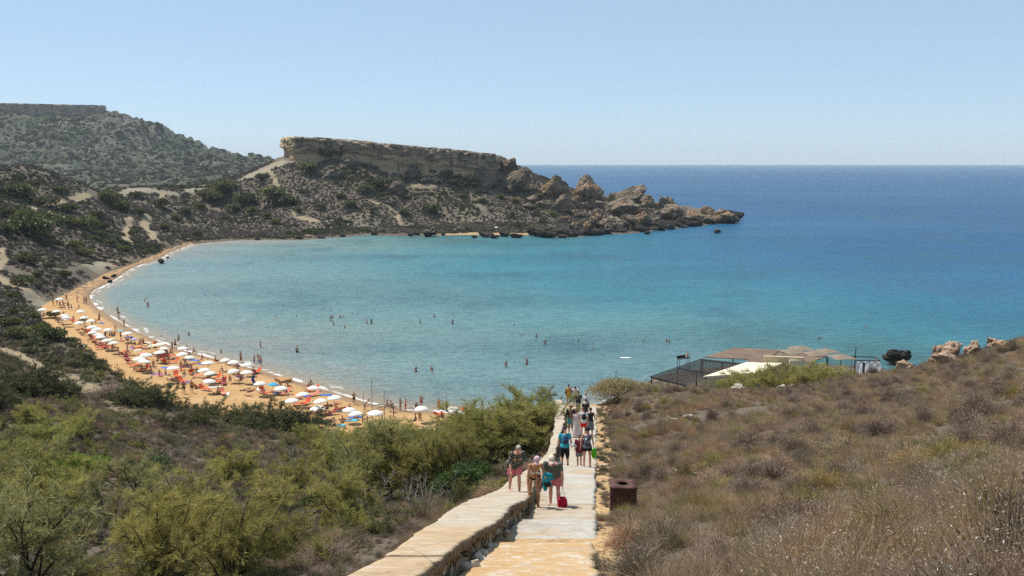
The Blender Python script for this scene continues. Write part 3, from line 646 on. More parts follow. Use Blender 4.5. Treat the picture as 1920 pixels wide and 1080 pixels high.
def tube(P, r0, r1, k=4):
    P = np.array(P); n = len(P); T = unit(np.gradient(P, axis=0)); A = unit(np.cross(T, [.3, .2, 1.])); Bv = np.cross(T, A); V = []
    for i in range(n):
        r = r0 + (r1 - r0) * i / (n - 1)
        for j in range(k): a = 2 * math.pi * j / k; V.append(P[i] + r * (math.cos(a) * A[i] + math.sin(a) * Bv[i]))
    Fc = []
    for i in range(n - 1):
        for j in range(k):
            a, b, c, d = i * k + j, i * k + (j + 1) % k, (i + 1) * k + (j + 1) % k, (i + 1) * k + j; Fc += [(a, b, c), (a, c, d)]
    return np.array(V), np.array(Fc)
def cat(parts):
    V = []; Fc = []; o = 0
    for v, f in parts: V.append(v); Fc.append(f + o); o += len(v)
    return np.vstack(V), np.vstack(Fc)
def bush_shape(seed, nst=14, nsec=9, nspr=11, nl=13, lL=.05, lW=.0035, spread=.55, droop=.12, bare=.12, crown=1.0, thick=.012):
    """unit height feathery bush: returns (wood, foliage)"""
    r = np.random.default_rng(seed); wood = []; LB = []; LD = []
    for i in range(nst):
        az = r.uniform(0, 2 * math.pi); ln = r.uniform(.55, 1.0) * (1 if i else 1.05); lean = r.uniform(.05, spread) * (1.25 - .35 * ln)
        P = [np.array([r.normal() * .03, r.normal() * .03, -.03])]; d = unit(np.array([math.cos(az) * lean, math.sin(az) * lean, 1.])); 
        for k in range(8):
            d = unit(d + r.normal(size=3) * .10 + np.array([math.cos(az), math.sin(az), 0]) * .05 * spread); P.append(P[-1] + d * ln / 8)
        P = np.array(P); wood.append(tube(P, thick * (.6 + ln * .6), thick * .2))
        for j in range(nsec):
            t = r.uniform(bare, 1) ** .8 * 8; k = min(int(t), 7); q = P[k] + (P[k + 1] - P[k]) * (t - k); sd_ = unit(P[k + 1] - P[k])
            dd = unit(sd_ * .7 + unit(r.normal(size=3)) * .85 + [0, 0, .15]); l2 = r.uniform(.12, .30) * crown * (1.2 - t / 14); Q = [q]
            for k2 in range(4): dd = unit(dd + r.normal(size=3) * .16 + [0, 0, -droop * .5]); Q.append(Q[-1] + dd * l2 / 4)
            Q = np.array(Q); wood.append(tube(Q, thick * .28, thick * .08, 3))
            for s in range(nspr):
                tt = r.uniform(.1, 1) * 4; kk = min(int(tt), 3); b = Q[kk] + (Q[kk + 1] - Q[kk]) * (tt - kk); ds = unit(unit(Q[kk + 1] - Q[kk]) + unit(r.normal(size=3)) * .8 + [0, 0, .1]); sl = r.uniform(.04, .10)
                f = r.random(nl); LB.append(b + ds * (f * sl)[:, None]); LD.append(unit(ds + r.normal(size=(nl, 3)) * .5))
    LB = np.vstack(LB); LD = np.vstack(LD); n = len(LB); fol = strands(LB, LD, r.uniform(.5, 1.2, n) * lL, r.uniform(.7, 1.3, n) * lW, seed=seed, segs=1)
    return cat(wood), fol
def leafy_shape(seed, n=9000, lob=14, ls=.03, flat=.75, hollow=.55, aspect=.5):
    """unit bush of small broad leaves laid in overlapping lobes"""
    r = np.random.default_rng(seed); C = unit(r.normal(size=(lob, 3))) * r.uniform(.15, .34, (lob, 1)); C[:, 2] = np.abs(C[:, 2]) * flat + .30; C[:, :2] *= 1.25; Rr = r.uniform(.16, .27, lob)
    k = r.integers(0, lob, n); d = unit(r.normal(size=(n, 3))); d[:, 2] = np.where(r.random(n) < .7, np.abs(d[:, 2]), d[:, 2]); B = C[k] + d * (Rr[k] * (hollow + (1.08 - hollow) * r.random(n) ** .5))[:, None]
    B = B[B[:, 2] > -.02]; n = len(B); d = unit(r.normal(size=(n, 3)) + [0, 0, .4]); L = r.uniform(.6, 1.3, n) * ls; S = unit(np.cross(d, r.normal(size=(n, 3)))) * (L * aspect / 2)[:, None]
    V = np.stack([B, B + d * (L * .5)[:, None] + S, B + d * L[:, None], B + d * (L * .5)[:, None] - S], 1).reshape(-1, 3); b = np.arange(n)[:, None] * 4
    return V, np.vstack([b + [0, 1, 2], b + [0, 2, 3]])
def twig_dome(seed, n=1000, ls=.5, W=.006, leaves=0, up=.35):
    r = np.random.default_rng(seed); D = unit(r.normal(size=(n, 3)) * [1, 1, .7] + [0, 0, up]); D[:, 2] = np.abs(D[:, 2]); f = r.uniform(.0, .55, n)
    lump = 1 + .35 * vn(D[:, 0] * 2.2 + seed, D[:, 1] * 2.2, D[:, 2] * 2); B = D * (f * ls * lump)[:, None]; D2 = unit(D + r.normal(size=(n, 3)) * .35)
    p = [strands(B, D2, r.uniform(.3, .55, n) * ls * lump, r.uniform(.6, 1.3, n) * W, bend=.25, seed=seed)]
    if leaves:
        m = leaves; Dm = unit(r.normal(size=(m, 3)) * [1, 1, .7] + [0, 0, up]); Dm[:, 2] = np.abs(Dm[:, 2]); lm = 1 + .35 * vn(Dm[:, 0] * 2.2 + seed, Dm[:, 1] * 2.2, Dm[:, 2] * 2)
        v, q = strands(Dm * (r.uniform(.55, .95, m) * ls * lm)[:, None], unit(r.normal(size=(m, 3)) + Dm), r.uniform(.03, .07, m), r.uniform(.008, .016, m), seed=seed + 1, segs=1); p.append((v, q))
    return cat(p)
def tuft(seed, n=170, h=.5, W=.0055, spread=.55, base=.10, bend=.55):
    r = np.random.default_rng(seed); a = r.uniform(0, 2 * math.pi, n); q = r.random(n) ** .6; B = np.c_[np.cos(a) * q * base, np.sin(a) * q * base, np.zeros(n) - .02]
    D = unit(np.c_[np.cos(a) * q * spread, np.sin(a) * q * spread, np.ones(n) * .75] + r.normal(size=(n, 3)) * .16); return strands(B, D, r.uniform(.5, 1.05, n) * h * 1.1, r.uniform(.6, 1.3, n) * W, bend, seed)
def heads(seed, n, h, size=.03, spread=.6, base=.14):
    r = np.random.default_rng(seed); a = r.uniform(0, 2 * math.pi, n); q = r.random(n) ** .6
    B = np.c_[np.cos(a) * q * (base + spread * h * .8), np.sin(a) * q * (base + spread * h * .8), h * r.uniform(.45, .98, n) * (1 - .35 * q)]; D = unit(r.normal(size=(n, 3)) + [0, 0, .6]); L = r.uniform(.6, 1.3, n) * size
    S = unit(np.cross(D, r.normal(size=(n, 3)))) * (L * .16)[:, None]; V = np.stack([B, B + D * (L * .45)[:, None] + S, B + D * L[:, None], B + D * (L * .45)[:, None] - S], 1).reshape(-1, 3); b = np.arange(n)[:, None] * 4
    return V, np.vstack([b + [0, 1, 2], b + [0, 2, 3]])
def tmesh(name, parts, mats):
    """several (V,F) sets with one material each in one mesh"""
    V, Fc = cat(parts); me = npmesh(name, V, Fc, 3); mi = np.concatenate([np.full(len(f), i, np.int32) for i, (v, f) in enumerate(parts)]); me.polygons.foreach_set('material_index', mi)
    for m in mats: me.materials.append(m)
    return me

def patch_leaf(name, A, Bc, Cc, wsc=.25, trans=.2, hue=.02, val=.25, rough=.85):
    t = NT(name); P = t.geo(); oi = t.n('ObjectInfo').outputs['Random']; nz = t.noise(P, wsc, 4, .6)
    c = t.ramp(nz, [(.34, A), (.5, Bc), (.66, Cc)]); hs = t.n('HueSaturation'); t.l(c, hs.inputs['Color']); t.l(t.mr(oi, 0, 1, .5 - hue, .5 + hue), hs.inputs['Hue'])
    t.l(t.mr(t.math('FRACT', t.math('MULTIPLY', oi, 5.7)), 0, 1, 1 - val, 1 + val), hs.inputs['Value']); c = hs.outputs[0]; t.done(c, rough, None, .15)
    tr = t.n('BsdfTranslucent'); t.l(c, tr.inputs[0]); mx = t.n('MixShader'); mx.inputs[0].default_value = trans; t.l(t.b.outputs[0], mx.inputs[1]); t.l(tr.outputs[0], mx.inputs[2]); t.l(mx.outputs[0], t.out.inputs[0]); return t.m
G_straw = patch_leaf('dry_straw', (.28, .19, .115), (.345, .255, .17), (.35, .22, .11), .35, .25)
G_olive = patch_leaf('olive_grass', (.20, .175, .06), (.27, .22, .09), (.25, .195, .05), .5, .3)
G_head = patch_leaf('pale_seed_heads', (.46, .40, .34), (.52, .46, .40), (.44, .36, .28), .5, .3)
G_twig = patch_leaf('grey_twigs', (.14, .10, .072), (.235, .18, .138), (.20, .138, .088), .3, .1)
G_under = patch_leaf('dull_green_leaves', (.11, .12, .045), (.16, .16, .068), (.19, .17, .08), .3, .2)
G_scrub = patch_leaf('grey_scrub_leaves', (.10, .085, .065), (.145, .125, .10), (.12, .11, .07), .05, .1, .02, .35)
G_scrubg = patch_leaf('green_scrub_leaves', (.058, .068, .032), (.085, .092, .044), (.125, .118, .062), .05, .15, .02, .3)
T_leaf = leaf_mat('tamarisk_leaves', [(.235, .225, .06), (.325, .30, .088), (.42, .37, .13)], .8, .35, 2.2, .015, .22)
T_leafb = leaf_mat('tamarisk_dull_leaves', [(.20, .20, .08), (.29, .28, .12), (.38, .34, .16)], .8, .3, 2.2, .015, .2)
T_dark = leaf_mat('dark_bush_leaves', [(.075, .085, .032), (.125, .132, .048), (.19, .18, .07)], .7, .2, 2.2, .015, .25)
T_gloss = leaf_mat('glossy_green_leaves', [(.04, .07, .018), (.075, .12, .028), (.12, .18, .045)], .4, .2, 3, .01, .15)
T_bright = leaf_mat('bright_green_leaves', [(.10, .19, .015), (.16, .27, .025), (.22, .33, .04)], .5, .35, 3, .01, .1)
T_pale = leaf_mat('pale_yellow_green_leaves', [(.20, .17, .08), (.30, .25, .125), (.36, .30, .16)], .8, .3, 3, .01, .1)
T_orange = leaf_mat('rusty_leaves', [(.20, .12, .03), (.28, .17, .045), (.33, .20, .05)], .8, .3, 3, .01, .1)
T_wood = simple('dark_bark', (.075, .055, .042), .9, .35, 6)
T_woodg = simple('grey_dead_wood', (.30, .27, .245), .9, .3, 6)

VARS = bpy.data.collections.new('plant_variants')           # shapes only, never linked to the scene
def variant(coll, me): o = bpy.data.objects.new(me.name, me); coll.objects.link(o); return o
def scatter(name, P, scl, coll, nvar, label, seed=0, tilt=.12, cat_='scrub', zs=None):
    r = np.random.default_rng(seed); n = len(P); pm = npmesh(name, P, np.zeros((0, 3)), 3); A = pm.attributes
    A.new('idx', 'INT', 'POINT').data.foreach_set('value', r.integers(0, nvar, n).astype(np.int32))
    s3 = np.repeat(np.asarray(scl, float)[:, None], 3, 1) * (1 + .22 * r.normal(size=(n, 3)).clip(-1.5, 1.5)); A.new('scl', 'FLOAT_VECTOR', 'POINT').data.foreach_set('vector', s3.ravel().astype(np.float32))
    ro = np.c_[r.normal(size=(n, 2)) * tilt, r.uniform(0, 6.283, n)]; A.new('rot', 'FLOAT_VECTOR', 'POINT').data.foreach_set('vector', ro.ravel().astype(np.float32))
    o = link(name, pm); ng = bpy.data.node_groups.new(name, 'GeometryNodeTree'); ng.interface.new_socket('Geometry', in_out='INPUT', socket_type='NodeSocketGeometry'); ng.interface.new_socket('Geometry', in_out='OUTPUT', socket_type='NodeSocketGeometry')
    N = ng.nodes; L = ng.links; gi = N.new('NodeGroupInput'); go = N.new('NodeGroupOutput'); iop = N.new('GeometryNodeInstanceOnPoints'); ci = N.new('GeometryNodeCollectionInfo')
    ci.inputs['Collection'].default_value = coll; ci.inputs['Separate Children'].default_value = True; ci.inputs['Reset Children'].default_value = True; iop.inputs['Pick Instance'].default_value = True
    def at(nm, ty): x = N.new('GeometryNodeInputNamedAttribute'); x.data_type = ty; x.inputs['Name'].default_value = nm; return x.outputs['Attribute']
    L.new(gi.outputs[0], iop.inputs['Points']); L.new(ci.outputs[0], iop.inputs['Instance']); L.new(at('idx', 'INT'), iop.inputs['Instance Index']); L.new(at('scl', 'FLOAT_VECTOR'), iop.inputs['Scale'])
    e = N.new('FunctionNodeEulerToRotation'); L.new(at('rot', 'FLOAT_VECTOR'), e.inputs[0]); L.new(e.outputs[0], iop.inputs['Rotation']); L.new(iop.outputs[0], go.inputs[0]); o.modifiers.new('scatter', 'NODES').node_group = ng
    return tag(o, label, cat_, None, 'stuff')
def vcoll(name, meshes):
    c = bpy.data.collections.new(name)
    for m in meshes: variant(c, m)
    return c
def jgrid(x0, x1, y0, y1, s, seed):
    r = np.random.default_rng(seed); X, Y = np.meshgrid(np.arange(x0, x1, s), np.arange(y0, y1, s)); X = X.ravel() + r.uniform(-.5, .5, X.size) * s; Y = Y.ravel() + r.uniform(-.5, .5, Y.size) * s; return X, Y
def inview(X, Y, m=.66, b=2): return np.abs(X) < m * np.maximum(Y, 0) + b

# --- right hillside: dry grass
c_grass = vcoll('grass_tufts', [tmesh('grass_tuft', [tuft(s, 190, .5, .0058, .62, .12, .5), heads(s, 30, .46, .024)], [G_straw, G_head]) for s in range(5)] +
                [tmesh('grass_tuft', [tuft(20 + s, 170, .42, .006, .9, .14, .7), twig_dome(s, 160, .34, .005)], [G_straw, G_twig]) for s in range(2)] + [tmesh('grass_tuft', [tuft(30, 200, .52, .006, .5, .08, .45)], [G_olive])])
c_head = vcoll('seeded_tufts', [tmesh('grass_tuft', [tuft(40 + s, 150, .62, .005, .5, .12, .35), heads(s + 9, 50, .62, .030)], [G_straw, G_head]) for s in range(3)])
def right_side(X, Y): return (X > Xr(Y) + .42 + .010 * np.maximum(Y, 0) + .30 * vn(X / .9, Y / .9)) & inview(X, Y, .80, 5)
X1, Y1 = jgrid(0, 30, 2, 26, .30, 1); X2, Y2 = jgrid(0, 60, 26, 52, .40, 2); X3, Y3 = jgrid(4, 90, 52, 104, .55, 3)
X, Y = np.r_[X1, X2, X3], np.r_[Y1, Y2, Y3]; m = right_side(X, Y) & (claymask(X, Y) < .4) & (trackmask(X, Y) < .5) & (vn(X / 1.6, Y / 1.6) > -.42) & ~((Y > 92) & (X < 62)); X, Y = X[m], Y[m]
sc_ = (.85 + .35 * vn(X / 2.5, Y / 2.5) + .18 * vn(X / .8, Y / .8)) * (1 + .25 * sm(Y, 20, 60))
scatter('dry_grass', np.c_[X, Y, zt(X, Y) - .02], np.clip(sc_ * .86, .3, 1.5), c_grass, 8, 'dry mauve brown grass covering the slope right of the steps', 1, .15, 'grass')
X, Y = jgrid(1, 14, 4, 16, .33, 5); m = right_side(X, Y) & (claymask(X, Y) < .5) & (X > .30 * Y); X, Y = X[m], Y[m]
scatter('seeding_grass', np.c_[X, Y, zt(X, Y) - .02], rng.uniform(.7, 1.15, len(X)), c_head, 3, 'tall straw grass with pale seed heads in the lower right corner', 2, .2, 'grass')
c_twig = vcoll('dry_shrubs', [tmesh('dry_shrub', [twig_dome(s, 1300, .5, .0065, 260)], [G_twig]) for s in range(4)] + [tmesh('dry_shrub', [twig_dome(s + 50, 900, .5, .0065), twig_dome(s + 60, 300, .5, .006, 900)], [G_twig, G_under]) for s in range(3)])
c_rt = vcoll('rounded_shrubs', [tmesh('dry_shrub', [twig_dome(s + 70, 1900, .52, .0055, 500)], [G_twig]) for s in range(3)] + [tmesh('dry_shrub', [twig_dome(s + 75, 1700, .5, .006, 500)], [G_straw]) for s in range(1)] + [tmesh('dry_shrub', [twig_dome(78, 1500, .45, .006, 300)], [G_olive])])
X, Y = jgrid(1, 70, 4, 96, 1.05, 6); m = right_side(X, Y) & (claymask(X, Y) < .3) & (vn(X / 2.2, Y / 2.2 + 9) > -.12) & ~((Y > 92) & (X < 62)); X, Y = X[m], Y[m]
scatter('dry_undershrubs', np.c_[X, Y, zt(X, Y) - .04], rng.uniform(.7, 1.55, len(X)) ** 1.2, c_rt, 5, 'low grey brown twiggy shrubs among the dry grass', 3)
# --- left valley floor: dry grass and dull twiggy shrubs
def left_side(X, Y): return (inside(X, Y, PL)) & (X < Xwo(Y) - .15) & inview(X, Y, .80, 6) & (Y < 135)
X1, Y1 = jgrid(-40, 4, 5, 40, .55, 11); X2, Y2 = jgrid(-90, 10, 40, 135, .95, 12); X, Y = np.r_[X1, X2], np.r_[Y1, Y2]
m = left_side(X, Y) & (trackmask(X, Y) < .4) & ~inside(X, Y, BP) & (seg_dist(X, Y, BP, True) > .8); X, Y = X[m], Y[m]
scatter('undergrowth', np.c_[X, Y, zt(X, Y) - .05], (.75 + .4 * vn(X / 4, Y / 4)) * (1 + .45 * sm(Y, 35, 80)) * rng.uniform(.8, 1.3, len(X)), c_twig, 7, 'grey brown dead looking shrubs filling the valley floor', 4)
X, Y = jgrid(-16, 3, 6, 45, .34, 13); m = left_side(X, Y) & ((X > Xwo(Y) - 3.5 - .06 * Y) | (vn(X / 2.2, Y / 2.2) > .25)); X, Y = X[m], Y[m]
scatter('verge_grass', np.c_[X, Y, zt(X, Y) - .02], rng.uniform(.6, 1.15, len(X)), c_grass, 8, 'dry straw coloured grass along the outer foot of the low wall', 5, .15, 'grass')
# --- scrub on the far slopes
def clump(seed, n=240, mats=None):
    r = np.random.default_rng(seed); D = unit(r.normal(size=(n, 3))); D[:, 2] = np.abs(D[:, 2]); l = .5 * (1 + .4 * vn(D[:, 0] * 2 + seed, D[:, 1] * 2, D[:, 2] * 2)); B = D * (l * r.uniform(.6, 1.05, n))[:, None]; B[:, 2] *= .8
    return strands(B, unit(r.normal(size=(n, 3)) + D * .5), r.uniform(.12, .26, n), r.uniform(.07, .14, n), seed=seed, segs=1)
c_sc = vcoll('scrub_clumps', [tmesh('scrub', [clump(s)], [G_scrub]) for s in range(4)]); c_sg = vcoll('green_clumps', [tmesh('scrub', [clump(s + 9, 300)], [G_scrubg]) for s in range(4)])
X, Y = jgrid(-260, 20, 115, 400, 1.55, 21); X4, Y4 = jgrid(-230, 110, 400, 575, 1.55, 22); X, Y = np.r_[X, X4], np.r_[Y, Y4]; m = inview(X, Y, .66, 4); X, Y = X[m], Y[m]
dd = seg_dist(X, Y, PL, True); ii = inside(X, Y, PL); bb = seg_dist(X, Y, BP, True); bi = inside(X, Y, BP)
m = ii & (dd > 3.5) & ~bi & (bb > 1.5) & (trackmask(X, Y) < .35) & (claymask(X, Y) < .35 + .25 * rng.random(len(X))) & ~((X < 0) & (X > -140) & (Y > 512) & (Y < 566)) & (vn(X / 9, Y / 9) + .5 * vn(X / 3, Y / 3) > -.75)
X, Y = X[m], Y[m]; Z = zt(X, Y); gm = (vn(X / 22, Y / 26) + .45 * vn(X / 7, Y / 7) + .45 * sm(Y, 200, 100)) > .34; s_ = rng.uniform(.7, 1.7, len(X)) * (1 + .6 * (rng.random(len(X)) < .12))
scatter('grey_scrub', np.c_[X, Y, Z - .1][~gm], s_[~gm], c_sc, 4, 'grey brown scrub covering the slopes round the bay', 6)
scatter('green_scrub', np.c_[X, Y, Z - .1][gm], s_[gm] * 1.25, c_sg, 4, 'dull green scrub patches on the slopes round the bay', 7)
X, Y = jgrid(-1000, -150, 905, 1660, 6, 23); m = (np.abs(X) < .68 * Y) & (X < -.2 * Y) & (vn(X / 70, Y / 110) + .7 * vn(X / 22, Y / 30) + .4 * rng.normal(size=len(X)) > -.30); X, Y = X[m], Y[m]
scatter('hill_scrub', np.c_[X, Y, zh(X, Y) - .8], rng.uniform(2.2, 6, len(X)) * (1 + .9 * (rng.random(len(X)) < .15)), c_sg, 4, 'green scrub over the far hill', 8)

# --- bushes that one can tell apart
def make_bush(name, wood, fol, wm, fm):
    e = bpy.data.objects.new(name, None); w_ = bpy.data.objects.new('branches', npmesh('branches', *wood, 3)); w_.data.materials.append(wm); w_.parent = e
    if fol is not None:
        f = bpy.data.objects.new('foliage', npmesh('foliage', *fol, 3)); f.data.materials.append(fm); f.parent = e; return e, w_, f
    return e, w_
PROTO = {}
for s in range(4): PROTO['T%d' % s] = ('tamarisk_bush',) + bush_shape(s + 3, 15, 10, 12, 14, .055, .0042) + (T_wood, T_leaf)
for s in range(2): PROTO['B%d' % s] = ('tamarisk_bush',) + bush_shape(s + 33, 12, 8, 11, 13, .06, .0045, .7, .1, .3) + (T_wood, T_leafb)
for s in range(3): PROTO['D%d' % s] = ('dark_bush',) + bush_shape(s + 13, 18, 10, 10, 12, .055, .0075, 1.0, .1, .05) + (T_wood, T_dark)
_w = bush_shape(70, 10, 4, 1, 1)[0]
for s in range(2): PROTO['L%d' % s] = ('evergreen_bush', _w, leafy_shape(s + 1, 7000, 9, .05, .9, .3), T_wood, T_gloss)
PROTO['G0'] = ('leafy_bush', _w, leafy_shape(8, 5000, 12, .06, aspect=.65), T_wood, T_bright)
PROTO['O0'] = ('rounded_bush', bush_shape(71, 12, 6, 2, 2)[0], leafy_shape(15, 14000, 26, .028, .6, .5), T_wood, T_pale)
PROTO['R0'] = ('tamarisk_bush',) + bush_shape(81, 9, 7, 9, 12, .055, .005) + (T_wood, T_orange)
for s in range(2): PROTO['S%d' % s] = ('dry_bush', twig_dome(s + 90, 2600, .62, .006, 1400), None, G_twig, None)
for s in range(2): PROTO['W%d' % s] = ('dead_bush', bush_shape(s + 95, 9, 9, 5, 5, .07, .004, .8, .0, .1, 1.25, .010)[0], None, T_woodg, None)
for s in range(3): PROTO['H%d' % s] = ('hillside_shrub', None, leafy_shape(s + 40, 1500, 9, .09, .6, .6, .8), None, T_dark)
for s in range(2): PROTO['Y%d' % s] = ('hillside_shrub', None, leafy_shape(s + 44, 1500, 9, .09, .6, .6, .8), None, simple('yellow_green_leaves', (.16, .17, .03), .8, .3))
_pm = {}
def bush(kind, x, y, h, wide=1.0, label=None, group=None, z=None, fmat=None):
    nm, wd, fl, wm, fm = PROTO[kind]
    if kind not in _pm: _pm[kind] = (npmesh('branches', *wd, 3) if wd is not None else None, npmesh('foliage', *fl, 3) if fl is not None else None); [m_.materials.append(q) for m_, q in ((_pm[kind][0], wm), (_pm[kind][1], fm)) if m_]
    a, b = _pm[kind]; z = zpt(x, y) - .06 * h if z is None else z
    if a is None or b is None: e = bpy.data.objects.new(nm, b or a); COL.objects.link(e)
    else:
        e = empty(nm)
        for q, mm in (('branches', a), ('foliage', b)): c = bpy.data.objects.new(q, mm); COL.objects.link(c); c.parent = e
    e.location = (x, y, z); e.rotation_euler = (random.gauss(0, .05), random.gauss(0, .05), random.uniform(0, 6.28)); e.scale = (h * wide, h * wide, h)
    cats = {'tamarisk_bush': 'bush', 'dark_bush': 'bush', 'evergreen_bush': 'bush', 'leafy_bush': 'bush', 'rounded_bush': 'bush', 'dry_bush': 'bush', 'dead_bush': 'bush', 'hillside_shrub': 'shrub'}
    tag(e, label, cats[nm], group); return e
BUSH = []      # (px, base row, top row, kind, wide)
T4 = lambda: 'T%d' % random.randrange(4)
B_list = [(40,1110,860),(-70,1090,800),(295,1100,885),(430,1105,900),(370,1020,870),(210,1015,890),(90,1005,835),(500,965,860),(640,975,862),(20,935,795),(250,935,835),(430,912,825),(100,865,765),
  (60,805,745),(600,862,795),(690,935,800),(745,928,790),(800,922,780),(850,905,790),(700,872,778),(760,862,770),(640,885,795),
  (900,858,748),(950,856,732),(1000,838,724),(1018,812,730),(960,806,738),(890,836,762),(925,868,765),(860,836,775),(820,836,782),(780,834,788),(1026,780,738),(150,955,850),(560,930,845),(-20,1000,830),
  (580,832,792),(640,837,802),(690,832,797),(730,824,787),(30,870,790),(520,1050,945),(-60,900,780),(985,850,760),(150,820,765)]
for i, (px, b, t_) in enumerate(B_list): BUSH.append((px, b, t_, T4() if i % 5 else 'B%d' % (i // 5 % 2), 1.0 + .35 * random.random() + (.25 if b < 880 else 0)))
for px, b, t_ in [(270,752,703),(302,762,712),(235,758,712),(345,776,742),(398,780,742),(450,790,748),(500,798,742),(540,806,752),(575,808,758),(480,812,760),(30,742,668),(82,746,672),(118,742,688),(-20,765,680),(420,800,765),(370,795,760),(860,800,770)]:
    BUSH.append((px, b, t_, 'D%d' % random.randrange(3), 1.35))
for i, (px, b, t_, k, wd) in enumerate([(140,908,828,'G0',.9),(190,880,845,'G0',1.0),(288,890,848,'L1',1.3),(868,925,850,'L0',1.0),(895,908,845,'L1',.9),(832,935,880,'L1',.9),(850,948,885,'W0',1.1),(800,950,880,'W1',1.2),(872,945,905,'S0',1.4),(600,960,905,'L0',.9),(420,872,835,'R0',.8),(108,1060,985,'R0',1.2),(225,905,868,'R0',.8),(700,945,905,'R0',.9),(400,985,925,'W0',1.2),(130,985,900,'W1',1.1),(330,905,868,'S0',1.5),(520,905,868,'S1',1.5),(395,890,850,'S1',1.4),(75,768,722,'S0',1.5),(205,742,692,'S1',1.7),(160,765,738,'S0',1.6),
   (150,806,765,'S1',1.5),(20,782,748,'S0',1.4),(330,868,820,'W0',1.2),(555,905,835,'W1',1.4),(250,830,785,'S1',1.6),(460,1000,905,'W0',1.2),(690,955,870,'W1',1.3),(30,1085,985,'W1',1.2),(205,1045,960,'W0',1.2),(620,1050,985,'S0',1.6),(985,880,835,'W0',1.2),(770,945,885,'W0',1.4),(700,1000,960,'S1',1.5)]): BUSH.append((px, b, t_, k, wd))
special = {('G0', 140): 'bright leafy green bush, taller of the two on the left valley side', ('G0', 190): 'smaller bright leafy green bush beside the taller one in the left valley', ('O0', 0): ''}
rows_ = []
for px, b, t_, k, wd in BUSH:
    h = hit(px, b, y0=7)
    if not h: continue
    rows_.append((h, px, b, t_, k, wd))
desc = {'T': ('feathery olive green tamarisk bush in the left valley', 'tamarisk bushes in the left valley'), 'B': ('feathery dull green tamarisk bush with open bare stems', 'open tamarisk bushes in the left valley'), 'D': ('dense dark green bush behind the beach', 'dark bushes behind the beach'),
        'L': ('glossy dark green bush among the tamarisks', 'glossy bushes in the left valley'), 'R': ('rust coloured feathery bush', 'rusty bushes in the left valley'), 'S': ('rounded dry mauve grey bush', 'dry rounded bushes in the left valley'), 'W': ('bare bleached branches of a dead bush', 'dead bushes in the left valley'), 'G': ('', None)}
bygrp = {}
for r_ in rows_: bygrp.setdefault(r_[4][0], []).append(r_)
for g, L_ in bygrp.items():
    L_.sort(key=lambda q: q[1])
    for i, (h, px, b, t_, k, wd) in enumerate(L_):
        dist = math.hypot(h[1], ZC - h[2]); H = (b - t_) / F * dist * 1.06
        lab = special.get((k, px)) or '%s, %s from the left' % (desc[g][0], ordinal(i + 1))
        bush(k, h[0], h[1], H, wd, lab, desc[g][1])
# bushes by the restaurant and at the crest
e = yp(1165, 742, 79); bush('O0', e[0], 79, 3.7, 1.5, 'rounded pale yellow green bush at the crest beside the slatted pergola', None, e[2] - .95)
for i, (px, t_, Yd, wd) in enumerate([(1398,694,97,1.4),(1428,691,98,1.3),(1468,686,98,1.35),(1508,681,100,1.3),(1550,684,101,1.4),(1588,690,102,1.2),(1378,702,94,1.2),(1604,696,104,1.0),(1445,690,95,1.2),(1490,688,95,1.3),(1530,690,96,1.2)]):
    x, y, z = yp(px, t_, Yd); g = zpt(x, y); bush('T%d' % (i % 4), x, y, max(1.2, (z - g) * 1.12), wd, 'green tamarisk bush below the restaurant roof, %s from the left' % ordinal(i + 1), 'tamarisks beside the restaurant', g - .15)
# separate shrubs on the slopes round the bay
HS = [(41,370,60),(85,388,42),(159,428,50),(70,444,110),(96,464,36),(423,360,50),(458,384,52),(510,378,60),(490,337,26),(350,402,26),(516,420,22),(160,480,30),(579,322,42),(620,298,46),(582,290,22),(606,296,30),(700,304,30),(717,352,42),(740,350,36),(685,361,32),
      (837,332,28),(537,386,46),(553,384,28),(656,390,32),(757,402,26),(806,400,36),(914,325,30),(48,494,42),(142,466,32),(231,470,22),(154,480,26),(43,536,42),(72,624,34),(137,646,30),(36,636,52),(20,614,44),(96,640,60),(300,390,40),(205,380,50),(230,395,44),(255,372,30),
      (262,402,24),(390,372,40),(404,380,44),(375,392,26),(330,412,24),(130,398,38),(118,420,40),(30,412,56),(12,440,50),(60,420,40),(110,360,24),(180,410,34),(195,430,30),(250,440,20),(310,430,26),(370,442,22),(470,400,26),(500,410,26),(440,396,30),(600,392,24),(640,372,22),
      (700,398,22),(560,400,22),(870,372,18),(905,380,20),(940,372,20),(965,380,18),(1000,392,18),(890,350,20),(850,345,22),(925,352,18),(1010,372,22),(1036,404,16),(120,520,30),(90,505,30),(70,520,24),(20,560,30),(100,596,30),(60,600,34),(22,590,30),(175,452,24),(210,460,26)]
yl = {(516,420),(72,624),(160,480),(231,470),(142,466),(1036,404),(965,380)}
HS.sort(); k1 = k2 = 0
for i, (px, b, w_) in enumerate(HS):
    h = hit(px, b, y0=90)
    if not h: continue
    dist = math.hypot(h[1], ZC - h[2]); W_ = w_ / F * dist; yel = (px, b) in yl
    if yel: k2 += 1; lab = 'yellow green shrub on the slopes round the bay, %s from the left' % ordinal(k2)
    else: k1 += 1; lab = 'dark green shrub on the slopes round the bay, %s from the left' % ordinal(k1)
    bush(('Y%d' if yel else 'H%d') % (i % 2 if yel else i % 3), h[0], h[1], W_ * .75, 1.25, lab, ('yellow shrubs' if yel else 'dark shrubs') + ' on the slopes round the bay')

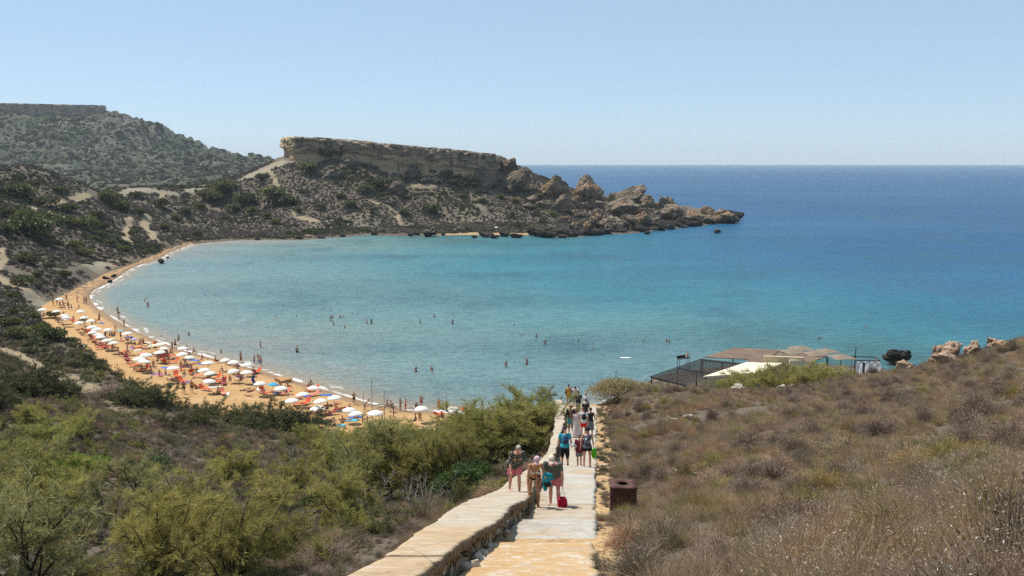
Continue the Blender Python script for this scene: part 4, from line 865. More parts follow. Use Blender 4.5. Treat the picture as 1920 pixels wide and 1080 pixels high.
# ================================================================== BOULDERS AND SHORE ROCKS
RK = [boulder(s, 4) for s in range(5)]; RKB = {}
def rock(px, b, wpx, hpx, mat, label, seed=None, group=None, big=False, z=None, deep=1.0, spire=0, tilt=.15, name='boulder', Yd=None, sink=.25):
    if z is not None: x, y, zz = wp(px, b, z)
    elif Yd: x, y, zz = yp(px, b, Yd)
    else:
        h = hit(px, b, y0=10)
        if not h: return
        x, y, zz = h
    dist = math.hypot(y, ZC - zz); W_ = wpx / F * dist; H_ = hpx / F * dist
    if Yd: zz -= H_ * .75; H_ *= 1.75
    r = random.Random(int(px * 7 + b))
    me = boulder(int(px * 3 + b), 5, .22, 12, .42, spire) if big else RK[r.randrange(5)].copy()
    me.materials.append(mat); o = bpy.data.objects.new(name, me); COL.objects.link(o)
    D_ = W_ * r.uniform(.6, .9) * deep; o.location = (x, y + D_ * .35, zz + H_ * (.5 - sink * .5)); o.scale = (W_ * .56, D_ * .55, H_ * (.56 + sink * .3)); o.rotation_euler = (r.gauss(0, tilt), r.gauss(0, tilt), r.gauss(0, .5))
    tag(o, label, 'rock', group); return o
BIG = [(953,326,44,32,0),(978,362,58,50,.35),(951,348,32,28,0),(1038,373,56,52,.5),(1104,380,72,54,.45),(1096,350,34,26,.3),(1184,380,72,30,0),(1152,374,24,17,0),(1252,402,42,44,.25),(1283,414,72,32,.1),(1325,402,28,21,.3),(1356,416,62,28,.3),
       (1052,400,50,34,.3),(1160,404,80,34,.2),(1205,428,46,36,.2),(1150,430,48,28,.2),(1006,406,18,14,0),(1103,394,40,18,0),(1081,434,26,17,.1),(1100,430,24,13,0),(1020,420,18,14,0),(743,367,38,26,.1),(729,320,30,16,0),(757,312,24,18,.3),(772,338,36,32,.3),(736,341,34,20,.2),
       (798,345,24,11,0),(813,330,34,24,.4),(907,350,44,38,.4),(930,344,26,24,.2),(654,312,32,20,.2),(622,337,40,22,.3),(820,347,34,15,0),(806,440,28,14,0),(1215,388,30,22,.1),(1130,392,30,18,.1),(1060,420,24,14,0),(1040,432,22,12,0),(1178,416,26,16,0),(1230,416,30,18,.1),
       (1120,412,34,18,0),(1080,408,24,14,0),(990,392,20,12,0),(1000,378,24,16,.2),(1075,388,26,18,.2),(1020,390,24,16,0),(880,340,20,14,0),(860,334,18,12,0),(1166,424,24,16,0),(1190,402,30,18,0),(680,312,20,10,0),(700,318,18,10,0)]
BIG.sort(); k = 0
for px, b, w_, h_, sp_ in BIG:
    k += 1; rock(px, b, w_, h_, M_rock if px > 940 else M_rockg, 'rugged weathered boulder on the rocky headland, %s from the left' % ordinal(k), big=True, group='boulders on the headland', spire=sp_, z=(1.0 if (px > 1240 and b > 398) or b > 426 else None))
DK = [(911,445,22,8),(943,444,14,10),(965,446,18,8),(1025,446,26,10),(1046,442,24,12),(1063,437,20,10),(1099,433,24,14),(1130,432,26,14),(1158,431,30,15),(1195,430,26,14),(1222,431,26,12),(1214,439,9,5),(1260,425,24,10),(1284,421,26,10),(1303,418,24,12),(1330,416,14,8),(1357,417,12,7),
      (1345,437,11,6),(1016,437,16,8),(1073,441,16,8),(1052,446,14,6),(1117,428,18,12),(1181,426,20,12),(1206,423,22,12),(1241,415,20,12),(1378,412,24,14),(928,447,12,5),(890,446,12,5),(300,494,15,8),(314,485,5,3),(196,524,14,6),(212,520,12,6),(205,530,10,5),(780,441,14,6),(770,443,10,5),
      (600,447,14,5),(640,444,12,5),(560,449,14,6),(530,449,12,5),(700,441,12,5),(480,450,10,4),(1370,416,16,8),(1310,424,10,4),(830,441,10,5)]
_r = random.Random(3)
for _i in range(58):
    _p = _r.uniform(1000, 1385); DK.append((_p, float(np.interp(_p, [1000, 1060, 1120, 1180, 1225, 1300, 1388], [446, 446, 440, 438, 433, 424, 414])) - _r.uniform(-1, 5), _r.uniform(9, 20), _r.uniform(5, 11)))
DK.sort()
for i, (px, b, w_, h_) in enumerate(DK): rock(px, b, w_ * (1.5 if 900 < px < 1400 else 1.15), h_ * (1.35 if 900 < px < 1400 else 1.15), M_black, 'dark wet rock at the waterline, %s from the left' % ordinal(i + 1), group='dark rocks along the waterline', z=.1, name='shore_rock')
RT = [(1789,666,50,24,'largest pink boulder on the crest above the sea, right side'),(1762,670,36,18,'rounded pink boulder left of the largest one on the right crest'),(1825,664,48,14,'long low pink boulder right of the largest one on the crest'),(1832,652,24,11,'small pointed boulder above the long low one on the right crest'),
      (1783,675,52,12,'flat pale slab in front of the largest pink boulder'),(1868,643,32,11,'small pale boulder high on the right crest'),(1880,650,34,9,'low flat stone just below the highest boulder on the right'),(1702,686,42,12,'flat tan slab on the crest beside the black rock'),(1839,688,14,8,'small square pale stone alone on the right slope'),
      (1388,729,28,11,'pale lichened boulder at the crest below the cream roof'),(1466,731,20,9,'small boulder on the crest right of the lichened one'),(1486,729,12,9,'smallest boulder on the crest below the restaurant bushes'),(1288,786,20,9,'pale flat stone in the dry grass, higher of the pair'),(1264,790,15,6,'pale flat stone in the dry grass, lower of the pair'),
      (1301,891,11,7,'small white stone in the grass above the litter bin'),(1179,859,9,6,'small white stone in the grass beside the path verge'),(1269,886,10,5,'flat white stone left of the small one above the litter bin'),(1132,878,11,7,'stone lying on the sandy verge beside the green bag'),(1322,842,14,5,'pale stone half sunk in the grass on the right slope')]
for i, (px, b, w_, h_, lab) in enumerate(RT): rock(px, b, w_, h_, M_bould if px > 1690 and i < 8 else M_pale, lab, big=w_ > 22, tilt=.1, sink=.05 if w_ < 25 else .2, Yd={0: 79, 1: 79.5, 2: 80, 3: 81, 4: 77, 5: 80, 6: 79, 7: 78, 8: 74, 9: 76, 10: 76, 11: 76}.get(i))
rock(1690, 684, 52, 30, M_black, 'big black rock standing in the sea beside the white cabana', big=True, z=.2)
# rubble along the foot of the wall
for i, (px, b, w_, h_) in enumerate([(868,1052,26,34),(842,1062,28,36),(815,1078,34,34),(885,1035,16,20),(905,1008,18,16)]):
    x, y, z = on_path(px, b, -.12); x = float(Xwi(y)) + .10; dist = math.hypot(y, ZC - z); r_ = boulder(200 + i, 4, .12, 12, .15); r_.materials.append(M_pale); o = bpy.data.objects.new('rubble_stone', r_); COL.objects.link(o)
    o.location = (x, y, z + .08); o.scale = (.10, .17, .17 * (1 if i < 3 else .6)); o.rotation_euler = (.2 * i, .1, i); tag(o, 'rough tan block lying against the foot of the low wall, %s from the bottom' % ordinal(1 + [2, 1, 0, 3, 4][i]), 'stone', 'blocks against the low wall')

Y = rng.uniform(8, 78, 420); X = Xr(Y) + rng.uniform(.03, .75, 420) * (1 + .012 * Y); m = (vn(X / .7, Y / 1.7) > -.1) | (X > Xr(Y) + .5); X, Y = X[m], Y[m]
scatter('verge_tufts', np.c_[X, Y, zt(X, Y) - .02], rng.uniform(.15, .6, len(X)), c_twig, 7, 'small dry tufts on the sandy verge beside the slabs', 9)

def lowbush(seed, m): w_, f_ = bush_shape(seed, 11, 7, 8, 11, .075, .008, 1.15, .1, .05); return tmesh('low_bush', [w_, f_], [T_wood, m])
c_low = vcoll('low_bushes', [lowbush(201, T_leaf), lowbush(202, T_leafb), lowbush(203, T_dark), tmesh('low_bush', [twig_dome(205, 2600, .6, .007, 1400)], [G_twig]), tmesh('low_bush', [twig_dome(206, 2200, .6, .007, 500), twig_dome(207, 500, .6, .006, 1500)], [G_twig, G_under]), tmesh('low_bush', [twig_dome(208, 2400, .55, .007, 900)], [G_twig]), tmesh('low_bush', [twig_dome(209, 2400, .62, .006, 500)], [G_straw])])
X, Y = jgrid(-90, 8, 9, 128, 1.45, 41); m = left_side(X, Y) & (X < Xwo(Y) - .9 - .01 * Y) & (trackmask(X, Y) < .2) & ~inside(X, Y, BP) & (seg_dist(X, Y, BP, True) > 2) & (vn(X / 5, Y / 5 + 3) > -.35) & ~((X > Xwo(Y) - 5) & (Y < 30)); X, Y = X[m], Y[m]
scatter('low_bushes', np.c_[X, Y, zt(X, Y) - .05], rng.uniform(.7, 1.55, len(X)), c_low, 7, 'low mixed green and grey scrub filling the valley between the bushes', 12)

h = hit(1850, 935, y0=4); bush('S0', h[0], h[1], .75, 1.0, 'dark tangled dry bush beside the bare soil at the right edge')
h = hit(1872, 890, y0=4); bush('S1', h[0], h[1], .55, .8, 'second dry bush above the tangled one at the right edge')

# ================================================================== PEOPLE
def bm_loft(secs, k=14, cap=True):
    """secs: (centre, xaxis, yaxis, rx, ry) rings -> closed shell"""
    V = []; Fc = []
    for c, ax, ay, rx, ry in secs:
        c = np.array(c, float); ax = unit(np.array(ax, float)); ay = unit(np.array(ay, float))
        for j in range(k): a = 2 * math.pi * j / k; V.append(c + ax * rx * math.cos(a) + ay * ry * math.sin(a))
    n = len(secs)
    for i in range(n - 1):
        for j in range(k): a, b, c_, d = i * k + j, i * k + (j + 1) % k, (i + 1) * k + (j + 1) % k, (i + 1) * k + j; Fc += [(a, b, c_), (a, c_, d)]
    for i, f in ((0, 1), (n - 1, -1)):
        V.append(np.mean(V[i * k:(i + 1) * k], 0)); ci = len(V) - 1
        for j in range(k): a, b = i * k + j, i * k + (j + 1) % k; Fc.append((ci, b, a) if f > 0 else (ci, a, b))
    return np.array(V), np.array(Fc)
def axes_of(d):
    d = unit(np.array(d, float)); x = np.cross(d, [0, 1, 0.01]); x = unit(x if np.linalg.norm(x) > .2 else np.cross(d, [1, 0, 0])); return x, unit(np.cross(d, x))
def capsule(a, b, ra, rb, k=12, flat=False, mid=None):
    a = np.array(a, float); b = np.array(b, float); d = unit(b - a); x, y = axes_of(d); S = []
    if not flat:
        for t_ in (-.98, -.8, -.45): S.append((a + d * ra * t_, x, y, ra * math.sqrt(1 - t_ * t_), ra * math.sqrt(1 - t_ * t_)))
    S.append((a, x, y, ra, ra))
    if mid: S.append((a + (b - a) * .35, x, y, mid, mid))
    S.append((b, x, y, rb, rb))
    if not flat:
        for t_ in (.45, .8, .98): S.append((b + d * rb * t_, x, y, rb * math.sqrt(1 - t_ * t_), rb * math.sqrt(1 - t_ * t_)))
    return bm_loft(S, k)
def ellip(c, r, ax=None, k=14):
    ax = np.eye(3) if ax is None else ax; S = []
    for t_ in np.linspace(-.985, .985, 11): q = math.sqrt(1 - t_ * t_); S.append((np.array(c) + ax[2] * r[2] * t_, ax[0], ax[1], r[0] * q, r[1] * q))
    return bm_loft(S, k)
def fused(parts, vox, smooth=2):
    V, Fc = cat(parts); me = npmesh('tmp', V, Fc, 3); o = bpy.data.objects.new('tmp', me); COL.objects.link(o)
    m = o.modifiers.new('r', 'REMESH'); m.mode = 'VOXEL'; m.voxel_size = vox; m.use_smooth_shade = True
    if smooth: q = o.modifiers.new('s', 'SMOOTH'); q.iterations = smooth; q.factor = .5
    dg = bpy.context.evaluated_depsgraph_get(); dg.update(); r = bpy.data.meshes.new_from_object(o.evaluated_get(dg)); bpy.data.objects.remove(o); bpy.data.meshes.remove(me); return r
def rotx(a): c, s = math.cos(a), math.sin(a); return np.array([[1, 0, 0], [0, c, -s], [0, s, c]])
def rotz_(a): c, s = math.cos(a), math.sin(a); return np.array([[c, -s, 0], [s, c, 0], [0, 0, 1]])
def roty(a): c, s = math.cos(a), math.sin(a); return np.array([[c, 0, s], [0, 1, 0], [-s, 0, c]])
def skeleton(h=1.7, lean=5, hlean=0, hturn=0, arms=((5, 8, 15), (5, 8, 15)), legs=((0, 0, 4), (0, 0, 4)), wide=1.0, fem=0, prone=0):
    """figure facing -Y. arms/legs: (forward deg, outward deg, elbow/knee bend deg) for its left (+X) then its right"""
    s = h / 1.7; J = {'s': s, 'fem': fem, 'wide': wide}; hipz = .90 * s; J['hip'] = np.array([0, 0, hipz]); T = rotx(R(lean)); up = T @ np.array([0, 0, 1.]); J['T'] = T
    J['waist'] = J['hip'] + up * .15 * s; J['chest'] = J['hip'] + up * .36 * s; J['neck'] = J['hip'] + up * .54 * s + T @ np.array([0, .01, 0]) * s
    Hd = rotx(R(lean * .6 + hlean)) @ rotz_(R(hturn)); J['H'] = Hd; J['head'] = J['neck'] + (rotx(R(lean * .8 + hlean * .5)) @ np.array([0, 0, 1.])) * .085 * s + Hd @ np.array([0, -.015, .105]) * s
    sw = (.185 - .02 * fem) * s * wide
    for i, sg in ((0, 1), (1, -1)):
        f, o_, e = arms[i]; sh = J['hip'] + up * .50 * s + T @ np.array([sg * sw, 0, 0]); dr = lambda fw, ou: rotx(R(0)) @ np.array([sg * math.sin(R(ou)), -math.sin(R(fw)) * math.cos(R(ou)), -math.cos(R(fw)) * math.cos(R(ou))])
        el = sh + dr(f, o_) * .29 * s; fa = dr(f + e, o_ * .4 if e < 60 else -o_ * .6); wr = el + fa * .25 * s; J['sh%d' % i], J['el%d' % i], J['wr%d' % i], J['fa%d' % i] = sh, el, wr, fa
        f, o_, k = legs[i]; hp_ = J['hip'] + np.array([sg * .088 * s * (1 + .1 * fem), 0, -.02 * s]); d1 = np.array([sg * math.sin(R(o_)), -math.sin(R(f)), -math.cos(R(f)) * math.cos(R(o_))]); kn = hp_ + d1 * .43 * s
        d2 = np.array([sg * math.sin(R(o_ * .5)), -math.sin(R(f - k)), -math.cos(R(f - k))]); an = kn + unit(d2) * .41 * s; J['hp%d' % i], J['kn%d' % i], J['an%d' % i] = hp_, kn, an
    lo = min(J['an0'][2], J['an1'][2]) - .065 * s
    for k_ in list(J):
        if isinstance(J[k_], np.ndarray) and J[k_].shape == (3,) and not k_.startswith('fa'): J[k_] = J[k_] - [0, 0, lo]
    return J
def torso(J, t=0, z0=-.10, z1=.53, belly=0, flare=0):
    s, T, w_ = J['s'], J['T'], J['wide']; fm = J['fem']; prof = [(-.10, .135 + .015 * fm, .105), (-.03, .165 + .01 * fm, .12), (.05, .155 + .005 * fm, .112), (.15, .135 - .018 * fm, .098), (.26, .148 - .015 * fm, .105), (.36, .163 - .015 * fm, .115), (.44, .168 - .02 * fm, .105), (.50, .14, .082), (.545, .075, .062)]
    S = []; zs = [z0] + [p[0] for p in prof if z0 < p[0] < z1] + [z1]
    for z in zs:
        rx = np.interp(z, [p[0] for p in prof], [p[1] for p in prof]); ry = np.interp(z, [p[0] for p in prof], [p[2] for p in prof]); b = belly * math.exp(-((z - .12) / .12) ** 2); fl = flare * max(0, (.25 - z) / .3)
        S.append((J['hip'] + T @ np.array([0, -b * .5, z]) * s, T @ [1, 0, 0], T @ [0, 1, 0], (rx * w_ + t + b * .3 + fl) * s, (ry * (.5 + .5 * w_) + t + b * .5 + fl) * s))
    return bm_loft(S, 18)
def body_parts(J, fingers=True, belly=0, bust=0):
    s = J['s']; P = [torso(J, belly=belly)]; H = J['H']; hc = J['head']; w_ = .6 + .4 * J['wide']; A = [H @ [1, 0, 0], H @ [0, 1, 0], H @ [0, 0, 1]]
    P += [ellip(hc + H @ np.array([0, .01, .025]) * s, np.array([.076, .093, .088]) * s, A), ellip(hc + H @ np.array([0, -.015, -.045]) * s, np.array([.058, .070, .072]) * s, A), capsule(J['neck'] - J['T'] @ np.array([0, 0, .03]) * s, hc + H @ np.array([0, .02, -.06]) * s, .056 * s, .05 * s),
          capsule(hc + H @ np.array([0, -.088, .005]) * s, hc + H @ np.array([0, -.105, -.022]) * s, .009 * s, .014 * s, 8), ellip(hc + H @ np.array([0, -.078, -.055]) * s, np.array([.024, .012, .008]) * s, A, 8), ellip(hc + H @ np.array([0, -.07, -.088]) * s, np.array([.026, .02, .02]) * s, A, 8)]
    for sg in (1, -1):
        P += [ellip(hc + H @ np.array([sg * .078, .01, -.01]) * s, np.array([.010, .018, .030]) * s, A, 8), ellip(hc + H @ np.array([sg * .03, -.072, .03]) * s, np.array([.022, .014, .008]) * s, A, 8)]
        if bust: P.append(ellip(J['hip'] + J['T'] @ np.array([sg * .075, -.105, .355]) * s, np.array([.062, .055, .062]) * s, [J['T'] @ [1, 0, 0], J['T'] @ [0, 1, 0], J['T'] @ [0, 0, 1]]))
    for i, sg in ((0, 1), (1, -1)):
        sh, el, wr, fa = (J[k + str(i)] for k in ('sh', 'el', 'wr', 'fa')); fm = J['fem']; q = (1 - .12 * fm)
        P += [ellip(sh, np.array([.062, .058, .06]) * s * q), capsule(sh, el, .052 * s * q * w_, .040 * s * q), capsule(el, wr, .041 * s * q, .027 * s * q, mid=.043 * s * q)]
        x, y = axes_of(fa); side = unit(np.cross(fa, [sg * 1.0, 0, 0])); fwd = unit(np.cross(side, fa)); lat = side  # palm faces the thigh: fingers spread along lat
        pc = wr + fa * .045 * s; P.append(ellip(pc, np.array([.016, .040, .05]) * s, [fwd, lat, fa], 10))
        if fingers:
            for j in range(4):
                r0 = wr + fa * .08 * s + lat * (j - 1.5) * .019 * s; L = (.062, .072, .068, .052)[j] * s; f1 = unit(fa - fwd * sg * .0 + np.cross(lat, fa) * .35 * sg); m_ = r0 + unit(fa) * L * .5; P += [capsule(r0, m_, .0095 * s, .0088 * s, 6), capsule(m_, m_ + f1 * L * .5, .0088 * s, .0075 * s, 6)]
            b = wr + fa * .03 * s - lat * .032 * s; P += [capsule(b, b + unit(fa - lat * .7) * .035 * s, .012 * s, .010 * s, 6), capsule(b + unit(fa - lat * .7) * .035 * s, b + unit(fa - lat * .7) * .035 * s + unit(fa) * .028 * s, .010 * s, .008 * s, 6)]
        hp_, kn, an = (J[k + str(i)] for k in ('hp', 'kn', 'an')); P += [capsule(hp_, kn, (.086 + .006 * fm) * s * w_, .054 * s, mid=.078 * s * w_), capsule(kn, an, .052 * s, .036 * s, mid=.056 * s)]
        sd_ = unit(an - kn); ft = np.array([sg * .12, -1, -.0]); ft = unit(ft - sd_ * np.dot(ft, sd_) * .5); heel = an + np.array([0, .03, -.035]) * s; toe = an + ft * .16 * s; toe[2] = min(toe[2], an[2] - .03 * s) if abs(sd_[2]) > .75 else toe[2]
        P += [capsule(heel, toe, .033 * s, .026 * s, 8), capsule(an, heel, .036 * s, .032 * s, 8), ellip(toe + np.array([0, .02, 0]) * s, np.array([.042, .06, .022]) * s)]
    return P
def g_shirt(J, t=.016, sleeve=.6, z0=-.06, belly=0, flare=.012, z1=.525):
    s = J['s']; P = [torso(J, t, z0, z1, belly, flare)]
    for i in (0, 1):
        sh, el = J['sh%d' % i], J['el%d' % i]
        if sleeve > 0: P += [ellip(sh, np.array([.073, .07, .07]) * s), capsule(sh, sh + (el - sh) * min(sleeve, 1), .066 * s, .062 * s, flat=True)]
        if sleeve > 1: P.append(capsule(el, el + (J['wr%d' % i] - el) * (sleeve - 1), .062 * s, .045 * s))
    return P
def g_shorts(J, t=.016, leg=.6, z1=.06, belly=0, flare=.018):
    s = J['s']; P = [torso(J, t, -.12, z1, belly)]
    for i in (0, 1):
        h_, k_ = J['hp%d' % i], J['kn%d' % i]; w_ = .6 + .4 * J['wide']; e = h_ + (k_ - h_) * min(leg, 1.0); P += [capsule(h_, e, (.094 + t) * s * w_, (.094 - .03 * min(leg, 1) + t + flare) * s, flat=True)]
        if leg > 1: P.append(capsule(k_ - (k_ - h_) * .1, k_ + (J['an%d' % i] - k_) * (leg - 1), (.062 + t) * s, (.05 + t) * s, flat=True))
    return P
def g_skirt(J, z1=.10, length=.5, t=.016, hem=.26):
    s = J['s']; T = J['T']; S = []
    for z, r in ((z1, 0), (.02, 0), (-.08, 0)): rx = np.interp(z, [-.1, -.03, .05, .15], [.165, .175, .16, .135]) + t; S.append((J['hip'] + T @ np.array([0, 0, z]) * s, [1, 0, 0], [0, 1, 0], rx * s, (rx * .74) * s))
    for f in (.4, .75, 1): S.append((J['hip'] + np.array([0, 0, -.08 - (length - .08) * f]) * s, [1, 0, 0], [0, 1, 0], (.19 + (hem - .19) * f) * s, (.15 + (hem * .85 - .15) * f) * s))
    return [bm_loft(S, 20)]
def g_hair(J, kind='short'):
    s = J['s']; H = J['H']; hc = J['head']; A = [H @ [1, 0, 0], H @ [0, 1, 0], H @ [0, 0, 1]]; P = [ellip(hc + H @ np.array([0, .024, .038]) * s, np.array([.084, .092, .088]) * s, A)]
    if kind == 'bob': P += [ellip(hc + H @ np.array([0, .045, -.01]) * s, np.array([.09, .07, .09]) * s, A)]
    if kind == 'bun': P += [ellip(hc + H @ np.array([0, .10, .09]) * s, np.array([.045, .045, .04]) * s, A)]
    if kind == 'tail': P += [capsule(hc + H @ np.array([0, .09, .03]) * s, hc + np.array([0, .09, -.16]) * s, .035 * s, .018 * s)]
    if kind == 'curly':
        r = np.random.default_rng(5); 
        for d in unit(r.normal(size=(40, 3))): P.append(ellip(hc + H @ (np.array([0, .03, .045]) + d * [.085, .085, .085] * (1 if d[1] > -.45 else .6)) * s, np.array([.034, .034, .034]) * s, A, 8))
    return P
def g_cap(J, brim='front'):
    s = J['s']; H = J['H']; hc = J['head']; A = [H @ [1, 0, 0], H @ [0, 1, 0], H @ [0, 0, 1]]; P = [ellip(hc + H @ np.array([0, .012, .055]) * s, np.array([.092, .104, .078]) * s, A)]
    if brim == 'front': P += [ellip(hc + H @ np.array([0, -.105, .05]) * s, np.array([.07, .085, .010]) * s, A)]
    if brim == 'round': P += [ellip(hc + H @ np.array([0, .0, .03]) * s, np.array([.15, .165, .012]) * s, A)]
    return P
SK = {'tan': simple('tanned_skin', (.42, .20, .11), .55, .1, 6), 'fair': simple('sunburnt_skin', (.56, .28, .19), .55, .12, 6), 'dark': simple('brown_skin', (.22, .105, .06), .55, .1, 6), 'deep': simple('deep_tan_skin', (.32, .15, .08), .5, .1, 6)}
def cloth(n, c, var=.12): return simple(n, c, .85, var, 9)
def floral(name, base, spots, sc=26, thr=.30):
    if name in _mc: return _mc[name]
    t = NT(name); v = t.vor(t.obj(), sc); v2 = t.vor(t.obj(), sc, 'F1', 'Color'); s = t.n('SeparateColor'); t.l(v2, s.inputs[0]); c = t.mix(t.mr(v, thr - .04, thr, 1, 0), base, t.mix(t.mr(s.outputs[0], .45, .55), spots[0], spots[1])); _mc[name] = t.done(c, .9); return _mc[name]
HAIRC = {'grey': simple('grey_hair', (.34, .29, .24), .8, .3, 20), 'black': simple('black_hair', (.012, .01, .009), .7, .3, 20), 'brown': simple('brown_hair', (.07, .035, .018), .7, .3, 20), 'blond': simple('blond_hair', (.36, .22, .10), .7, .3, 20)}
def person(J, x, y, z, rz, label, skin, wear, vox=.011, fingers=True, belly=0, bust=0, name='person', scale_fix=True):
    """one continuous body mesh at the top; hair and clothing are its children"""
    me = fused(body_parts(J, fingers, belly, bust), vox, 1); me.materials.append(SK[skin]); o = bpy.data.objects.new(name, me); COL.objects.link(o); o.location = (x, y, z); o.rotation_euler = (0, 0, rz); tag(o, label, 'person')
    for nm, parts, mat in wear:
        m = fused(parts, max(vox, .011), 2); m.materials.append(mat); c = bpy.data.objects.new(nm, m); COL.objects.link(c); c.parent = o
    return o
def place_px(px, row):           # where a foot stands on the stairs
    u, s = ray(px, row); Y = np.linspace(8, 79, 6000); zz = np.interp(Y, _stY, _stZ); g = ZC - s * Y - zz; k = int(np.argmax(g <= 0)); return float(u * Y[k]), float(Y[k]), float(zz[k])
_stY = np.linspace(3, 80, 2500); _stZ = np.array([pathz(y) for y in _stY])
def world(o, v): return o.matrix_basis @ Vector([float(q) for q in v])
def item(name, parts, mat, loc, rz, label, cat_, vox=.012, sm_=2, extra=()):
    m = fused(parts, vox, sm_); m.materials.append(mat); o = bpy.data.objects.new(name, m); COL.objects.link(o); o.location = loc; o.rotation_euler = (0, 0, rz); tag(o, label, cat_)
    for nm, p, mt in extra: q = fused(p, .008, 1); q.materials.append(mt); c = bpy.data.objects.new(nm, q); COL.objects.link(c); c.parent = o
    return o
def backpack(J, loc, rz, mat, mat2, label, size=1.0):
    s = J['s'] * size; T = J['T']; A = [T @ [1, 0, 0], T @ [0, 1, 0], T @ [0, 0, 1]]; c = J['hip'] + T @ np.array([0, .17, .30]) * J['s']
    main = [ellip(c, np.array([.145, .085, .215]) * s, A), ellip(c + T @ np.array([0, .01, -.05]) * s, np.array([.15, .09, .16]) * s, A)]
    pocket = [ellip(c + T @ np.array([0, .085, -.06]) * s, np.array([.10, .04, .09]) * s, A)]; st = []
    for sg in (1, -1):
        p0 = c + T @ np.array([sg * .085, -.05, .17]) * s; p1 = J['hip'] + T @ np.array([sg * .10, .0, .545]) * J['s']; p2 = J['hip'] + T @ np.array([sg * .115, -.135, .42]) * J['s']; p3 = c + T @ np.array([sg * .15, -.10, -.12]) * s; st += [capsule(p0, p1, .02 * s, .02 * s, 8), capsule(p1, p2, .02 * s, .018 * s, 8), capsule(p2, p3, .018 * s, .014 * s, 8)]
    return item('backpack', main, mat, loc, rz, label, 'backpack', extra=[('pocket', pocket, mat2), ('strap', st, mat2)])

# --- the three walking up
# grey-haired person on the broad wall top
def wall_px(px, row):
    u, s = ray(px, row); Y = np.linspace(8, 79, 6000); g = ZC - s * Y - (np.interp(Y, _stY, pz(_stY)) + WALL_H); k = int(np.argmax(g <= 0)); return float(u * Y[k]), float(Y[k]), walltop(float(Y[k]))
x, y, z = wall_px(965, 922)
J = skeleton(1.74, 38, 18, -8, ((18, 14, 18), (10, 10, 22)), ((14, 2, 12), (-4, 3, 8)), 1.08, 1)
FL = floral('dark_floral_shirt', (.035, .05, .042), ((.62, .60, .50), (.50, .30, .28)), 24)
person(J, x, y, z, R(14), 'grey haired person in dark floral shirt and pink shorts walking on the wall', 'fair', [('shirt', g_shirt(J, .03, .95, -.13, .02, .05), FL), ('shorts', g_shorts(J, .022, .82, .05, .01), cloth('pink_shorts', (.62, .17, .18))), ('hair', g_hair(J, 'short') + [ellip(J['head'] + J['H'] @ np.array([0, .0, .09]), np.array([.06, .07, .05]))], HAIRC['grey']),
       ('sandal', [ellip(J['an%d' % i] + np.array([0, -.06, -.058]), np.array([.05, .14, .014])) for i in (0, 1)], cloth('brown_sandals', (.18, .08, .05)))], .008, belly=.02, bust=1)
# person in a bikini with a cap and a turquoise towel
x, y, z = place_px(1000, 950)
J = skeleton(1.78, 38, 16, -14, ((16, 16, 82), (4, 12, 12)), ((22, 1, 26), (2, 1, 4)), .96, 1)
T_ = J['T']; h_ = J['hip']; bk = cloth('black_bikini', (.012, .012, .012)); A = [T_ @ [1, 0, 0], T_ @ [0, 1, 0], T_ @ [0, 0, 1]]
bra = [ellip(h_ + T_ @ np.array([sg * .078, -.115, .35]), np.array([.076, .065, .068]), A) for sg in (1, -1)] + [torso(J, .010, .325, .35)]
brief = [torso(J, .018, -.12, .0)] + [capsule(J['hp%d' % i], J['hp%d' % i] + (J['kn%d' % i] - J['hp%d' % i]) * .10, .108, .106, flat=True) for i in (0, 1)]
per = person(J, x, y, z, R(10), 'person in a bikini and a pink and grey cap holding a turquoise towel', 'tan', [('bikini_top', bra, floral('patterned_bikini', (.70, .68, .64), ((.04, .04, .04), (.03, .10, .12)), 18, .34)), ('bikini_bottom', brief, bk), ('hair', g_hair(J, 'tail'), HAIRC['brown']), ('cap', g_cap(J), simple('pink_grey_cap', (.46, .30, .33), .85, .35, 12)), ('strap', [capsule(J['sh0'] * .6 + J['neck'] * .4 + T_ @ np.array([0, -.08, .03]), h_ + T_ @ np.array([.10, -.15, .36]), .014, .014, 8)], cloth('yellow_strap', (.75, .62, .02)))], .007, bust=1)
w0 = J['wr0']; w1 = (J['el0'] + J['wr0']) / 2
item('beach_towel', [ellip(w1 + np.array([.0, -.05, -.05]), np.array([.10, .10, .17])), ellip(w1 + np.array([.05, -.02, -.16]), np.array([.12, .11, .19])), ellip(w1 + np.array([.11, .02, -.02]), np.array([.13, .07, .10])), ellip(w1 + np.array([.0, -.06, -.30]), np.array([.07, .07, .14])), capsule(w1 + np.array([.05, 0, -.1]), w1 + np.array([.26, .02, -.10]), .08, .02), capsule(w1 + np.array([.03, 0, -.1]), w1 + np.array([.20, -.02, -.30]), .08, .03)],
     cloth('turquoise_towel', (.015, .24, .30), .4), (x, y, z), R(10), 'bunched turquoise towel carried under the arm of the person in the bikini', 'towel')
item('flip_flops', [ellip(w1 + np.array([.03, -.13, -.20]), np.array([.12, .04, .05])), ellip(w1 + np.array([.05, -.14, -.25]), np.array([.10, .04, .04]))], cloth('dark_flip_flops', (.02, .02, .022)), (x, y, z), R(10), 'dark sandals held against the turquoise towel', 'sandals')
